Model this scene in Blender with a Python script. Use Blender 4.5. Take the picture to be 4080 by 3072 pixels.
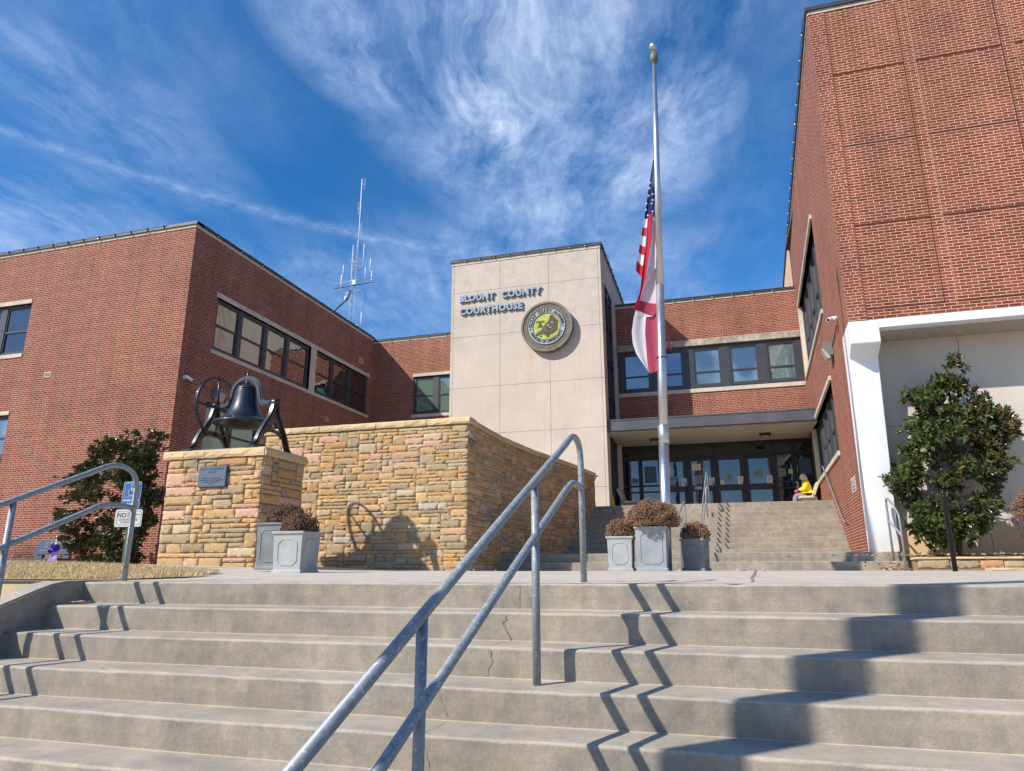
import bpy, bmesh, math, random
from mathutils import Vector, Matrix
random.seed(7)
PI = math.pi
V = Vector
scene = bpy.context.scene
for o in list(bpy.data.objects): bpy.data.objects.remove(o)
COL = scene.collection

# ------------------------------------------------------------------ camera
cam_d = bpy.data.cameras.new('camera'); cam = bpy.data.objects.new('camera', cam_d); COL.objects.link(cam)
cam_d.sensor_width = 36.0; cam_d.lens = 24.33; cam_d.clip_start = 0.05; cam_d.clip_end = 4000
right = V((0.95948612, 0.28174288, -0.00270818)); down = V((-0.07407275, 0.2429606, -0.9672039)); fwd = V((-0.27184483, 0.92821932, 0.25398679))
m = Matrix((right, -down, -fwd)).transposed().to_4x4(); m.translation = V((0, 0, 0.0975))
cam.matrix_world = m
scene.camera = cam

# ------------------------------------------------------------------ light
SUN = V((1.0, 1.0, -1.13)).normalized()
sd = bpy.data.lights.new('sun', 'SUN'); sd.energy = 4.8; sd.angle = math.radians(0.53); sd.color = (1.0, 0.94, 0.84)
so = bpy.data.objects.new('sun', sd); COL.objects.link(so); so.rotation_euler = SUN.to_track_quat('-Z', 'Y').to_euler(); so.location = (-30, -30, 40)

scene.view_settings.view_transform = 'Standard'; scene.view_settings.look = 'None'
scene.view_settings.exposure = 0.25; scene.view_settings.gamma = 1.0; scene.view_settings.use_curve_mapping = False
scene.cycles.max_bounces = 6; scene.cycles.transparent_max_bounces = 8
scene.cycles.sample_clamp_indirect = 6

# ------------------------------------------------------------------ node helpers
class NT:
    def __init__(s, tree): s.t = tree; s.n = tree.nodes; s.l = tree.links
    def node(s, typ, **kw):
        nd = s.n.new(typ)
        ins = kw.pop('ins', {})
        for k, v in kw.items(): setattr(nd, k, v)
        for k, v in ins.items():
            sock = nd.inputs[k]
            if hasattr(v, 'is_output'): s.l.new(v, sock)
            else: sock.default_value = v
        return nd
    def math(s, op, a, b=None, c=None, clamp=False):
        nd = s.n.new('ShaderNodeMath'); nd.operation = op; nd.use_clamp = clamp
        for i, v in enumerate((a, b, c)):
            if v is None: continue
            if hasattr(v, 'is_output'): s.l.new(v, nd.inputs[i])
            else: nd.inputs[i].default_value = v
        return nd.outputs[0]
    def vmath(s, op, a, b=None, scale=None):
        nd = s.n.new('ShaderNodeVectorMath'); nd.operation = op
        for i, v in enumerate((a, b)):
            if v is None: continue
            if hasattr(v, 'is_output'): s.l.new(v, nd.inputs[i])
            else: nd.inputs[i].default_value = v
        if scale is not None: nd.inputs['Scale'].default_value = scale
        return nd.outputs['Value'] if op in ('DOT_PRODUCT', 'LENGTH', 'DISTANCE') else nd.outputs[0]
    def mix(s, f, a, b, blend='MIX'):
        nd = s.n.new('ShaderNodeMix'); nd.data_type = 'RGBA'; nd.blend_type = blend; nd.clamp_factor = True
        for i, v in ((0, f), (6, a), (7, b)):
            if hasattr(v, 'is_output'): s.l.new(v, nd.inputs[i])
            else: nd.inputs[i].default_value = v if i == 0 else (tuple(v) + (1,))[:4]
        return nd.outputs[2]
    def noise(s, vec, scale, detail=4, rough=0.55, dist=0.0, col=False):
        nd = s.n.new('ShaderNodeTexNoise'); nd.inputs['Scale'].default_value = scale; nd.inputs['Detail'].default_value = detail
        nd.inputs['Roughness'].default_value = rough; nd.inputs['Distortion'].default_value = dist
        if vec is not None: s.l.new(vec, nd.inputs['Vector'])
        return nd.outputs[1 if col else 0]
    def ramp(s, f, stops):
        nd = s.n.new('ShaderNodeValToRGB'); s.l.new(f, nd.inputs[0]); e = nd.color_ramp.elements
        while len(e) > 1: e.remove(e[-1])
        e[0].position = stops[0][0]; e[0].color = (tuple(stops[0][1]) + (1,))[:4] if not isinstance(stops[0][1], (int, float)) else (stops[0][1],) * 3 + (1,)
        for p, c in stops[1:]:
            el = e.new(p); el.color = (tuple(c) + (1,))[:4] if not isinstance(c, (int, float)) else (c,) * 3 + (1,)
        return nd.outputs[0]
    def mapr(s, v, a, b, c=0.0, d=1.0):
        nd = s.n.new('ShaderNodeMapRange'); s.l.new(v, nd.inputs[0])
        for i, x in enumerate((a, b, c, d)): nd.inputs[i + 1].default_value = x
        return nd.outputs[0]
    def stretch(s, vec, sc):
        nd = s.n.new('ShaderNodeMapping'); nd.vector_type = 'POINT'; s.l.new(vec, nd.inputs[0]); nd.inputs['Scale'].default_value = sc
        return nd.outputs[0]

# ------------------------------------------------------------------ world: physical sky with thin cirrus and a contrail
world = bpy.data.worlds.new('World'); scene.world = world; world.use_nodes = True
W = NT(world.node_tree); W.n.clear()
sky = W.node('ShaderNodeTexSky', sky_type='NISHITA', sun_disc=False)
sky.sun_elevation = math.asin(-SUN.z); sky.sun_rotation = math.atan2(-SUN.x, -SUN.y)
sky.altitude = 200; sky.air_density = 1.0; sky.dust_density = 0.35; sky.ozone_density = 3.0
tc = W.node('ShaderNodeTexCoord')
d = W.vmath('NORMALIZE', tc.outputs['Generated'])
sep = W.node('ShaderNodeSeparateXYZ', ins={0: d})
zc = W.math('MAXIMUM', sep.outputs[2], 0.06)
px = W.math('DIVIDE', sep.outputs[0], zc); py = W.math('DIVIDE', sep.outputs[1], zc)
P = W.node('ShaderNodeCombineXYZ', ins={0: px, 1: py}).outputs[0]
rot = W.node('ShaderNodeMapping', vector_type='POINT', ins={0: P}); rot.inputs['Rotation'].default_value = (0, 0, math.radians(-14))
Pr = rot.outputs[0]                                                   # y now runs along the streaks
warp = W.noise(Pr, 0.8, 2, 0.5, col=True)
wv = W.vmath('SCALE', W.vmath('SUBTRACT', warp, (0.5, 0.5, 0.5)), scale=0.6)
warp2 = W.noise(Pr, 3.0, 7, 0.62, col=True)
wv2 = W.vmath('SCALE', W.vmath('SUBTRACT', warp2, (0.5, 0.5, 0.5)), scale=0.15)
Pw = W.vmath('ADD', W.vmath('ADD', Pr, wv), wv2)
st1 = W.noise(W.stretch(Pw, (2.0, 0.9, 1)), 1.7, 10, 0.66)
st2 = W.noise(W.stretch(Pw, (4.6, 1.5, 1)), 2.4, 10, 0.68)
puff = W.noise(W.vmath('ADD', Pr, wv2), 2.6, 8, 0.62)
big = W.noise(W.vmath('ADD', Pr, (3.7, 1.3, 0)), 0.8, 3, 0.5)
def blob(x, y, rx, ry, an=0.0):
    q = W.vmath('SUBTRACT', P, (x, y, 0))
    if an:
        mp = W.node('ShaderNodeMapping', vector_type='POINT', ins={0: q}); mp.inputs['Rotation'].default_value = (0, 0, math.radians(an)); q = mp.outputs[0]
    q = W.vmath('MULTIPLY', q, (1 / rx, 1 / ry, 1))
    v = W.math('SUBTRACT', 1.0, W.vmath('LENGTH', q), clamp=True)
    return W.math('MULTIPLY', v, W.math('SUBTRACT', 2.0, v))
cover = W.math('MULTIPLY', W.mapr(big, 0.38, 0.66), 0.30)
for bx_, by_, rx_, ry_, k_ in ((-0.36, 1.22, 0.42, 0.85, 0.72), (-0.66, 1.00, 0.13, 0.26, 0.55), (-0.44, 1.29, 0.10, 0.2, 0.55), (0.03, 1.40, 0.11, 0.18, 0.6), (-0.08, 1.62, 0.16, 0.30, 0.42),
                              (-1.28, 1.15, 0.22, 0.50, 0.40), (-2.0, 1.35, 0.6, 0.55, 0.55), (-1.1, 2.3, 0.8, 0.8, 0.40), (-0.40, 2.4, 0.5, 0.9, 0.42), (-0.05, 0.85, 0.5, 0.45, 0.45)):
    cover = W.math('ADD', cover, W.math('MULTIPLY', blob(bx_, by_, rx_, ry_), k_))
dens = W.math('ADD', W.math('MULTIPLY', W.mapr(st1, 0.38, 0.70), 0.50), W.math('ADD', W.math('MULTIPLY', W.mapr(st2, 0.42, 0.70), 0.34), W.math('MULTIPLY', W.mapr(puff, 0.40, 0.70), 0.30)))
dens = W.math('MULTIPLY', W.math('MULTIPLY', dens, cover), 1.22)
lowv = W.math('MULTIPLY', W.mapr(sep.outputs[2], 0.46, 0.18), 0.10)
dens = W.math('ADD', dens, W.math('MULTIPLY', lowv, W.mapr(st1, 0.3, 0.6, 0.4, 1.0)))
# contrail: a soft curved band
xs = W.math('ADD', px, 1.555)
f1 = W.math('ADD', W.math('MULTIPLY', xs, 1.406), 1.027)
f2 = W.math('MULTIPLY', W.math('MULTIPLY', xs, W.math('ADD', px, 1.156)), -0.6415)
off = W.math('MULTIPLY', W.math('SUBTRACT', W.noise(P, 9, 4, 0.6), 0.5), 0.09)
dist = W.math('ABSOLUTE', W.math('ADD', W.math('SUBTRACT', W.math('ADD', f1, f2), py), off))
trail = W.math('POWER', W.mapr(dist, 0.085, 0.0), 1.4)
trail = W.math('MULTIPLY', trail, W.mapr(px, -0.45, -0.85)); trail = W.math('MULTIPLY', trail, W.mapr(px, -2.3, -1.6))
trail = W.math('MULTIPLY', trail, W.mapr(W.noise(P, 20, 6, 0.7), 0.36, 0.62, 0.03, 0.30))
dens = W.math('ADD', dens, trail)
dens = W.math('MINIMUM', dens, 0.9)
tint = W.mix(1.0, sky.outputs[0], (1.0, 0.975, 1.0), 'MULTIPLY')
hsv = W.node('ShaderNodeHueSaturation', ins={'Color': tint, 'Saturation': 1.36, 'Value': 1.25})
ccol = W.mix(W.mapr(dens, 0.0, 1.0), (3.6, 5.0, 8.0), (6.4, 7.4, 9.2))
fin = W.mix(dens, hsv.outputs[0], ccol)
bg = W.node('ShaderNodeBackground', ins={'Color': fin, 'Strength': 0.11})
wo = W.node('ShaderNodeOutputWorld'); W.l.new(bg.outputs[0], wo.inputs[0])

# ------------------------------------------------------------------ materials
MATS = {}
def mat(name, base=(0.5, 0.5, 0.5), rough=0.7, metal=0.0, spec=0.4, var=0.0, vscale=3.0, bump=0.0, bscale=60.0, fn=None, coat=0.0):
    m = bpy.data.materials.new(name); m.use_nodes = True; N = NT(m.node_tree)
    b = N.n['Principled BSDF']; b.inputs['Base Color'].default_value = (*base, 1); b.inputs['Roughness'].default_value = rough
    b.inputs['Metallic'].default_value = metal; b.inputs['Specular IOR Level'].default_value = spec
    if coat: b.inputs['Coat Weight'].default_value = coat; b.inputs['Coat Roughness'].default_value = 0.12
    geo = N.node('ShaderNodeNewGeometry').outputs['Position']
    if var:
        f = N.noise(geo, vscale, 6, 0.6)
        c = N.mix(N.mapr(f, 0.25, 0.75), tuple(x * (1 - var) for x in base), tuple(min(1, x * (1 + var)) for x in base))
        N.l.new(c, b.inputs['Base Color'])
    if bump:
        bn = N.node('ShaderNodeBump', ins={'Height': N.noise(geo, bscale, 5, 0.6), 'Strength': bump, 'Distance': 0.01}); N.l.new(bn.outputs[0], b.inputs['Normal'])
    if fn: fn(N, b, geo)
    MATS[name] = m; return m

def brick_fn(c1, c2, mort, freq, width=0.2035, row=0.0677, ms=0.0062, yo=0.0):
    def fn(N, b, geo):
        uv = N.node('ShaderNodeUVMap').outputs[0]
        uv2 = N.vmath('ADD', uv, (0, yo, 0))
        br = N.node('ShaderNodeTexBrick', offset=0.5, offset_frequency=2, squash=0.5 if freq else 1.0, squash_frequency=freq or 1)
        N.l.new(uv2, br.inputs['Vector'])
        for k, v in (('Color1', c1), ('Color2', c2), ('Mortar', mort)): br.inputs[k].default_value = (*v, 1)
        for k, v in (('Scale', 1.0), ('Mortar Size', ms), ('Mortar Smooth', 0.15), ('Bias', 0.0), ('Brick Width', width), ('Row Height', row)): br.inputs[k].default_value = v
        n1 = N.noise(geo, 0.7, 4, 0.6); n2 = N.noise(geo, 22, 3, 0.6)
        k = N.math('MULTIPLY', N.mapr(n1, 0.25, 0.75, 0.86, 1.12), N.mapr(n2, 0.2, 0.8, 0.88, 1.12))
        streak = N.noise(N.stretch(geo, (1.6, 1.6, 0.12)), 2.0, 4, 0.6)
        k = N.math('MULTIPLY', k, N.mapr(streak, 0.3, 0.7, 0.84, 1.10))
        hs = N.node('ShaderNodeHueSaturation', ins={'Color': br.outputs[0], 'Value': k}); 
        hs.inputs['Hue'].default_value = 0.5
        N.l.new(hs.outputs[0], b.inputs['Base Color'])
        bn = N.node('ShaderNodeBump', ins={'Height': br.outputs['Fac'], 'Strength': 0.25, 'Distance': 0.005}); bn.invert = True
        N.l.new(bn.outputs[0], b.inputs['Normal'])
    return fn
mat('brick', rough=0.85, spec=0.2, fn=brick_fn((0.165, 0.038, 0.024), (0.265, 0.072, 0.043), (0.62, 0.43, 0.32), 6, ms=0.0054))
mat('brick_panel', rough=0.85, spec=0.2, fn=brick_fn((0.165, 0.034, 0.021), (0.275, 0.070, 0.039), (0.68, 0.51, 0.37), 0, width=0.2225, ms=0.0052, yo=0.012))

def concrete(base, stain=0.25, fine=0.12):
    def fn(N, b, geo):
        n1 = N.noise(geo, 0.9, 5, 0.65); n2 = N.noise(geo, 5.0, 6, 0.7); n3 = N.noise(geo, 90, 3, 0.6)
        st = N.noise(N.stretch(geo, (3, 3, 0.4)), 2.2, 5, 0.7)
        k = N.math('MULTIPLY', N.mapr(n1, 0.3, 0.7, 1 - stain * .5, 1 + stain * .4), N.mapr(n2, 0.3, 0.7, 1 - stain * .6, 1 + stain * .5))
        k = N.math('MULTIPLY', k, N.mapr(n3, 0.25, 0.75, 1 - fine, 1 + fine))
        k = N.math('MULTIPLY', k, N.mapr(st, 0.3, 0.7, 1 - stain * .35, 1 + stain * .3))
        c = N.mix(N.mapr(n2, 0.35, 0.7), (base[0] * 0.93, base[1] * 0.95, base[2] * 1.0), (base[0] * 1.06, base[1] * 1.0, base[2] * 0.9))
        spots = N.mapr(N.noise(geo, 13, 2, 0.5), 0.70, 0.76)
        c = N.mix(N.math('MULTIPLY', spots, 0.25), c, (base[0] * .45, base[1] * .45, base[2] * .45))
        hs = N.node('ShaderNodeHueSaturation', ins={'Color': c, 'Value': k}); N.l.new(hs.outputs[0], b.inputs['Base Color'])
        bn = N.node('ShaderNodeBump', ins={'Height': N.math('ADD', N.noise(geo, 45, 6, 0.65), N.math('MULTIPLY', N.noise(geo, 7, 3, .5), 2.0)), 'Strength': 0.35, 'Distance': 0.006}); N.l.new(bn.outputs[0], b.inputs['Normal'])
    return fn
def step_fn(N, b, geo):
    concrete((0.325, 0.283, 0.232), 0.42, 0.15)(N, b, geo)
    src = b.inputs['Base Color'].links[0].from_socket
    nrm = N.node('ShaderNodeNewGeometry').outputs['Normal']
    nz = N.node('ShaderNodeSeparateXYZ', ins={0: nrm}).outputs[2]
    up = N.mapr(nz, 0.2, 0.75)                                        # treads are paler than the formed risers
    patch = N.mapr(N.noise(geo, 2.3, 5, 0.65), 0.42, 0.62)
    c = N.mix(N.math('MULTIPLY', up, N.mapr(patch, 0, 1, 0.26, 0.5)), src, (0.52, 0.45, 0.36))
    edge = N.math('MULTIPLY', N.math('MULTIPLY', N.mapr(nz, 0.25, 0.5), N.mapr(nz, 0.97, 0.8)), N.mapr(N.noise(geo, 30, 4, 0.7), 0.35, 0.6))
    c = N.mix(N.math('MULTIPLY', edge, 0.16), c, (0.74, 0.62, 0.46))  # bright nosing highlight painted onto the rounded edges
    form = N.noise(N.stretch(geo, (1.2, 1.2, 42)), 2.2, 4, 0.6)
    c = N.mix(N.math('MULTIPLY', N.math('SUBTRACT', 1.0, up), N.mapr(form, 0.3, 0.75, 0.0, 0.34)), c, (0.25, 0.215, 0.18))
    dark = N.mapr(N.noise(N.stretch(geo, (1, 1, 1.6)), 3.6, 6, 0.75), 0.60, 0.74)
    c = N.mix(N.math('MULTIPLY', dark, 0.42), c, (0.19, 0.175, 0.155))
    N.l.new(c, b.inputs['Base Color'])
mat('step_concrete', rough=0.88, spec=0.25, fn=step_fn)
mat('pavement_concrete', rough=0.9, spec=0.2, fn=concrete((0.56, 0.50, 0.42), 0.2, 0.08))
mat('soffit_concrete', rough=0.9, spec=0.2, fn=concrete((0.46, 0.42, 0.36), 0.22, 0.08))
mat('lintel_stone', rough=0.85, spec=0.2, fn=concrete((0.58, 0.52, 0.43), 0.22, 0.12))
mat('rough_lintel', rough=0.9, spec=0.2, fn=concrete((0.40, 0.36, 0.29), 0.6, 0.35))
mat('sandy_concrete', rough=0.9, spec=0.2, fn=concrete((0.60, 0.47, 0.28), 0.25, 0.1))

def tower_fn(N, b, geo):
    base = (0.585, 0.475, 0.375)
    z = N.node('ShaderNodeSeparateXYZ', ins={0: geo}).outputs[2]; x = N.node('ShaderNodeSeparateXYZ', ins={0: geo}).outputs[0]
    n1 = N.noise(geo, 0.55, 5, 0.65); n2 = N.noise(geo, 2.6, 6, 0.7)
    c = N.mix(N.mapr(n1, 0.3, 0.7), (0.53, 0.46, 0.39), (0.65, 0.545, 0.455))
    grey = N.math('MULTIPLY', N.mapr(n2, 0.45, 0.65), N.mapr(z, 7.0, 11.5, 0.1, 0.6))
    c = N.mix(grey, c, (0.44, 0.395, 0.34))
    st = N.noise(N.stretch(geo, (5, 5, 0.35)), 2.0, 5, 0.7)
    c = N.mix(N.math('MULTIPLY', N.mapr(st, 0.52, 0.75), 0.35), c, (0.40, 0.34, 0.28))
    spk = N.mapr(N.noise(geo, 9, 2, 0.5), 0.68, 0.74)
    c = N.mix(N.math('MULTIPLY', spk, 0.5), c, (0.74, 0.65, 0.54))
    # dirty runs below the letters, rust below the seal
    zr = N.math('MULTIPLY', N.mapr(z, 9.3, 9.85), N.mapr(z, 10.45, 10.3)); xr = N.math('MULTIPLY', N.mapr(x, -9.5, -9.3), N.mapr(x, -5.9, -6.2))
    run = N.math('MULTIPLY', N.math('MULTIPLY', zr, xr), N.mapr(N.noise(N.stretch(geo, (9, 9, 0.5)), 1.6, 4, 0.7), 0.55, 0.72))
    c = N.mix(N.math('MULTIPLY', run, 0.6), c, (0.22, 0.18, 0.15))
    rs = N.math('MULTIPLY', N.math('MULTIPLY', N.mapr(x, -6.75, -6.5), N.mapr(x, -6.1, -6.35)), N.math('MULTIPLY', N.mapr(z, 6.3, 7.6), N.mapr(z, 8.7, 8.3)))
    rs = N.math('MULTIPLY', rs, N.mapr(N.noise(N.stretch(geo, (8, 8, 0.5)), 1.6, 4, 0.7), 0.4, 0.6))
    c = N.mix(N.math('MULTIPLY', rs, 0.45), c, (0.58, 0.34, 0.17))
    N.l.new(c, b.inputs['Base Color'])
mat('tower_stone', rough=0.85, spec=0.2, fn=tower_fn)
mat('joint_dark', (0.27, 0.225, 0.18), 0.9)
mat('joint_pale', (0.46, 0.39, 0.32), 0.9)
def stucco_fn(N, b, geo):
    z = N.node('ShaderNodeSeparateXYZ', ins={0: geo}).outputs[2]
    c = N.mix(N.mapr(N.noise(geo, 1.1, 6, 0.65), 0.3, 0.7), (0.54, 0.48, 0.42), (0.63, 0.57, 0.50))
    e = N.math('ADD', z, N.math('MULTIPLY', N.noise(geo, 2.0, 4, 0.6), 0.6))
    c = N.mix(N.math('MULTIPLY', N.mapr(e, 1.35, 0.85), 0.8), c, (0.66, 0.42, 0.19))
    N.l.new(c, b.inputs['Base Color'])
    bn = N.node('ShaderNodeBump', ins={'Height': N.noise(geo, 120, 3, 0.6), 'Strength': 0.4, 'Distance': 0.004}); N.l.new(bn.outputs[0], b.inputs['Normal'])
mat('stucco', rough=0.9, spec=0.2, fn=stucco_fn)
def white_fn(N, b, geo):
    z = N.node('ShaderNodeSeparateXYZ', ins={0: geo}).outputs[2]
    n = N.noise(geo, 1.6, 6, 0.65)
    c = N.mix(N.mapr(n, 0.3, 0.7), (0.72, 0.74, 0.76), (0.82, 0.83, 0.84))
    e = N.math('ADD', z, N.math('MULTIPLY', N.noise(geo, 5, 4, 0.6), 0.6))
    c = N.mix(N.math('MULTIPLY', N.mapr(e, 1.1, 0.65), 0.4), c, (0.62, 0.50, 0.34))
    chip = N.mapr(N.noise(geo, 16, 5, 0.7), 0.69, 0.72)
    c = N.mix(N.math('MULTIPLY', chip, 0.6), c, (0.42, 0.38, 0.32))
    N.l.new(c, b.inputs['Base Color'])
    bn = N.node('ShaderNodeBump', ins={'Height': N.noise(geo, 18, 5, 0.6), 'Strength': 0.25, 'Distance': 0.01}); N.l.new(bn.outputs[0], b.inputs['Normal'])
mat('white_paint', rough=0.6, spec=0.35, fn=white_fn)
mat('dark_metal', (0.045, 0.046, 0.055), 0.45, 0.0, 0.5, var=0.2, vscale=4)
mat('door_metal', (0.018, 0.019, 0.026), 0.45)
mat('fascia_metal', (0.085, 0.083, 0.10), 0.42, 0.0, 0.5, var=0.22, vscale=1.2)
mat('cap_metal', (0.05, 0.048, 0.050), 0.5, 0.0, 0.5, var=0.3, vscale=2)
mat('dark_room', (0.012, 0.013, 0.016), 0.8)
mat('roofing', (0.12, 0.12, 0.12), 0.9)
mat('tan_metal', (0.55, 0.38, 0.27), 0.5, var=0.08)

def glass(name, refl, under_fn, wav=0.0, tint=(1, 1, 1)):
    m = bpy.data.materials.new(name); m.use_nodes = True; N = NT(m.node_tree); b = N.n['Principled BSDF']; out = N.n['Material Output']
    geo = N.node('ShaderNodeNewGeometry').outputs['Position']
    b.inputs['Roughness'].default_value = 0.9; b.inputs['Specular IOR Level'].default_value = 0.0
    c = under_fn(N, geo); N.l.new(c, b.inputs['Base Color'])
    g = N.node('ShaderNodeBsdfGlossy', ins={'Color': (*tint, 1), 'Roughness': 0.015})
    if wav:
        bn = N.node('ShaderNodeBump', ins={'Height': N.noise(geo, 2.1, 1, 0.4), 'Strength': wav, 'Distance': 0.05}); N.l.new(bn.outputs[0], g.inputs['Normal'])
    fr = N.node('ShaderNodeFresnel', ins={'IOR': 1.5})
    f = N.math('ADD', N.math('MULTIPLY', fr.outputs[0], 1.2), refl, clamp=True)
    mx = N.node('ShaderNodeMixShader', ins={0: f, 1: b.outputs[0], 2: g.outputs[0]}); N.l.new(mx.outputs[0], out.inputs[0])
    MATS[name] = m; return m
def under_dark(N, geo): return N.mix(N.mapr(N.noise(geo, 1.5, 3, .5), .3, .7), (0.006, 0.008, 0.012), (0.02, 0.024, 0.03))
def under_blind(N, geo):
    z = N.node('ShaderNodeSeparateXYZ', ins={0: geo}).outputs[2]
    fr = N.math('FRACT', N.math('MULTIPLY', z, 21.0))
    line = N.mapr(fr, 0.25, 0.45)
    c = N.mix(line, (0.05, 0.08, 0.09), (0.22, 0.30, 0.30))
    lo = N.mapr(N.noise(N.stretch(geo, (0.8, 0.8, 0.5)), 1.3, 1, 0.3), 0.42, 0.58)
    return N.mix(lo, c, (0.05, 0.075, 0.09))
def under_green(N, geo):
    z = N.node('ShaderNodeSeparateXYZ', ins={0: geo}).outputs[2]
    fr = N.math('FRACT', N.math('MULTIPLY', z, 24.0))
    return N.mix(N.mapr(fr, 0.3, 0.5), (0.05, 0.09, 0.075), (0.17, 0.27, 0.20))
glass('glass_dark', 0.085, under_dark, 0.035, (0.75, 0.85, 0.95))
glass('glass_side', 0.22, under_dark, 0.30, (0.9, 0.88, 0.84))
glass('glass_blind', 0.17, under_blind, 0.10, (0.75, 0.85, 0.95))
glass('glass_green', 0.16, under_green, 0.1, (0.7, 0.85, 0.9))

def galv_fn(N, b, geo):
    n = N.noise(geo, 28, 5, 0.7); s = N.mapr(N.noise(geo, 60, 3, 0.6), 0.60, 0.66)
    c = N.mix(N.mapr(n, 0.3, 0.7), (0.20, 0.222, 0.242), (0.32, 0.348, 0.372)); c = N.mix(N.math('MULTIPLY', s, 0.6), c, (0.62, 0.68, 0.74))
    N.l.new(c, b.inputs['Base Color']); N.l.new(N.mapr(n, 0.3, 0.7, 0.42, 0.66), b.inputs['Roughness'])
    bn = N.node('ShaderNodeBump', ins={'Height': N.noise(geo, 120, 3, 0.6), 'Strength': 0.25, 'Distance': 0.002}); N.l.new(bn.outputs[0], b.inputs['Normal'])
mat('galvanised', metal=0.3, spec=0.5, fn=galv_fn)
def alu_fn(N, b, geo):
    n = N.noise(N.stretch(geo, (1, 1, 30)), 3, 4, 0.6); n2 = N.noise(geo, 1.1, 3, 0.6)
    N.l.new(N.mix(N.mapr(n, .3, .7), (0.50, 0.50, 0.52), (0.66, 0.66, 0.67)), b.inputs['Base Color'])
    N.l.new(N.mapr(n2, .3, .7, 0.28, 0.46), b.inputs['Roughness'])
mat('aluminium', metal=0.9, fn=alu_fn)
mat('bell_paint', (0.008, 0.014, 0.026), 0.42, 0.0, 0.45, var=0.3, vscale=6, bump=0.25, bscale=35, coat=0.25)
mat('iron_paint', (0.008, 0.012, 0.018), 0.38, 0.0, 0.6, var=0.3, vscale=9, bump=0.5, bscale=40, coat=0.2)
mat('lead_light', (0.37, 0.38, 0.375), 0.7, var=0.16, vscale=5, bump=0.2, bscale=50)
mat('lead_mid', (0.29, 0.31, 0.335), 0.65, var=0.16, vscale=5, bump=0.2, bscale=50)
mat('lead_dark', (0.19, 0.205, 0.215), 0.65, var=0.2, vscale=5, bump=0.2, bscale=50)
mat('mum_brown', (0.25, 0.14, 0.082), 0.9, var=0.5, vscale=40)
mat('mum_dark', (0.165, 0.095, 0.062), 0.9, var=0.35, vscale=25)
mat('mum_core', (0.05, 0.028, 0.017), 0.95, var=0.3, vscale=30)
mat('letter_metal', (0.25, 0.31, 0.40), 0.45, 0.1, 0.5, var=0.08)
mat('letter_side_shade', (0.06, 0.065, 0.08), 0.6)  # dark letter returns; the shadow on their undersides is put into this colour
mat('seal_bronze', (0.19, 0.155, 0.10), 0.6, 0.1, 0.4, var=0.25, vscale=4)
mat('seal_rim', (0.17, 0.165, 0.14), 0.6, 0.1, 0.4, var=0.25, vscale=4)
mat('seal_dark', (0.06, 0.05, 0.04), 0.7)
mat('seal_blue', (0.34, 0.39, 0.46), 0.65, var=0.12, vscale=6)
mat('seal_green', (0.42, 0.47, 0.09), 0.65, var=0.3, vscale=3)
mat('seal_map', (0.125, 0.095, 0.07), 0.75, var=0.3, vscale=6)
mat('plaque_metal', (0.10, 0.135, 0.18), 0.5, 0.3, 0.5, var=0.2, vscale=8)
mat('plaque_text', (0.03, 0.035, 0.045), 0.6)
mat('white_plain', (0.78, 0.78, 0.77), 0.5)
mat('sign_white', (0.60, 0.60, 0.58), 0.5)
mat('sign_blue', (0.02, 0.13, 0.36), 0.45)
mat('sign_black', (0.02, 0.02, 0.025), 0.5)
mat('sign_pink', (0.72, 0.52, 0.50), 0.6)
mat('paper_dim', (0.22, 0.26, 0.29), 0.7)
mat('paper_cream', (0.66, 0.63, 0.50), 0.7)
mat('paper_yellow', (0.60, 0.60, 0.16), 0.6)
mat('text_red', (0.50, 0.03, 0.05), 0.6)
mat('poster_blue', (0.05, 0.09, 0.17), 0.5)
mat('green_post', (0.05, 0.075, 0.055), 0.6)
mat('granite', (0.055, 0.075, 0.10), 0.25, 0.0, 0.5, var=0.25, vscale=60)
mat('ribbon', (0.10, 0.03, 0.42), 0.45)
mat('ribbon_light', (0.38, 0.27, 0.66), 0.5)
mat('bench_concrete', rough=0.85, spec=0.2, fn=concrete((0.58, 0.53, 0.44), 0.15, 0.12))
mat('caution_yellow', (0.80, 0.56, 0.02), 0.4)
mat('jacket_yellow', (0.86, 0.62, 0.03), 0.7, bump=0.8, bscale=14)
mat('hair_blonde', (0.68, 0.60, 0.46), 0.6, var=0.2, vscale=40)
mat('skin', (0.55, 0.32, 0.24), 0.55)
mat('trousers_grey', (0.25, 0.22, 0.28), 0.8)
mat('shoe_dark', (0.03, 0.02, 0.04), 0.6)
mat('red_cloth', (0.60, 0.03, 0.07), 0.6)
mat('camera_white', (0.72, 0.72, 0.72), 0.4)
mat('lens_black', (0.01, 0.01, 0.012), 0.2)
mat('fixture_grey', (0.16, 0.16, 0.165), 0.5)
mat('fixture_lens', (0.42, 0.40, 0.38), 0.3)
mat('bulb_glass', (0.55, 0.50, 0.42), 0.12, 0.0, 0.8)
mat('cable_black', (0.015, 0.015, 0.018), 0.6)
mat('black_post', (0.005, 0.007, 0.012), 0.45)
mat('bark', (0.075, 0.058, 0.042), 0.9, var=0.3, vscale=20, bump=0.6, bscale=40)
mat('twig', (0.20, 0.14, 0.11), 0.9, var=0.3, vscale=30)
mat('barberry', (0.20, 0.055, 0.035), 0.8, var=0.4, vscale=30)
mat('mulch', (0.22, 0.14, 0.095), 0.95, var=0.5, vscale=30, bump=1.0, bscale=60)
mat('dry_leaf', (0.46, 0.30, 0.21), 0.85, var=0.4, vscale=30)
mat('antenna_metal', (0.42, 0.43, 0.45), 0.45, 0.2)
mat('cloth_navy', (0.022, 0.026, 0.15), 0.8)
mat('cloth_red', (0.52, 0.018, 0.035), 0.75)
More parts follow.
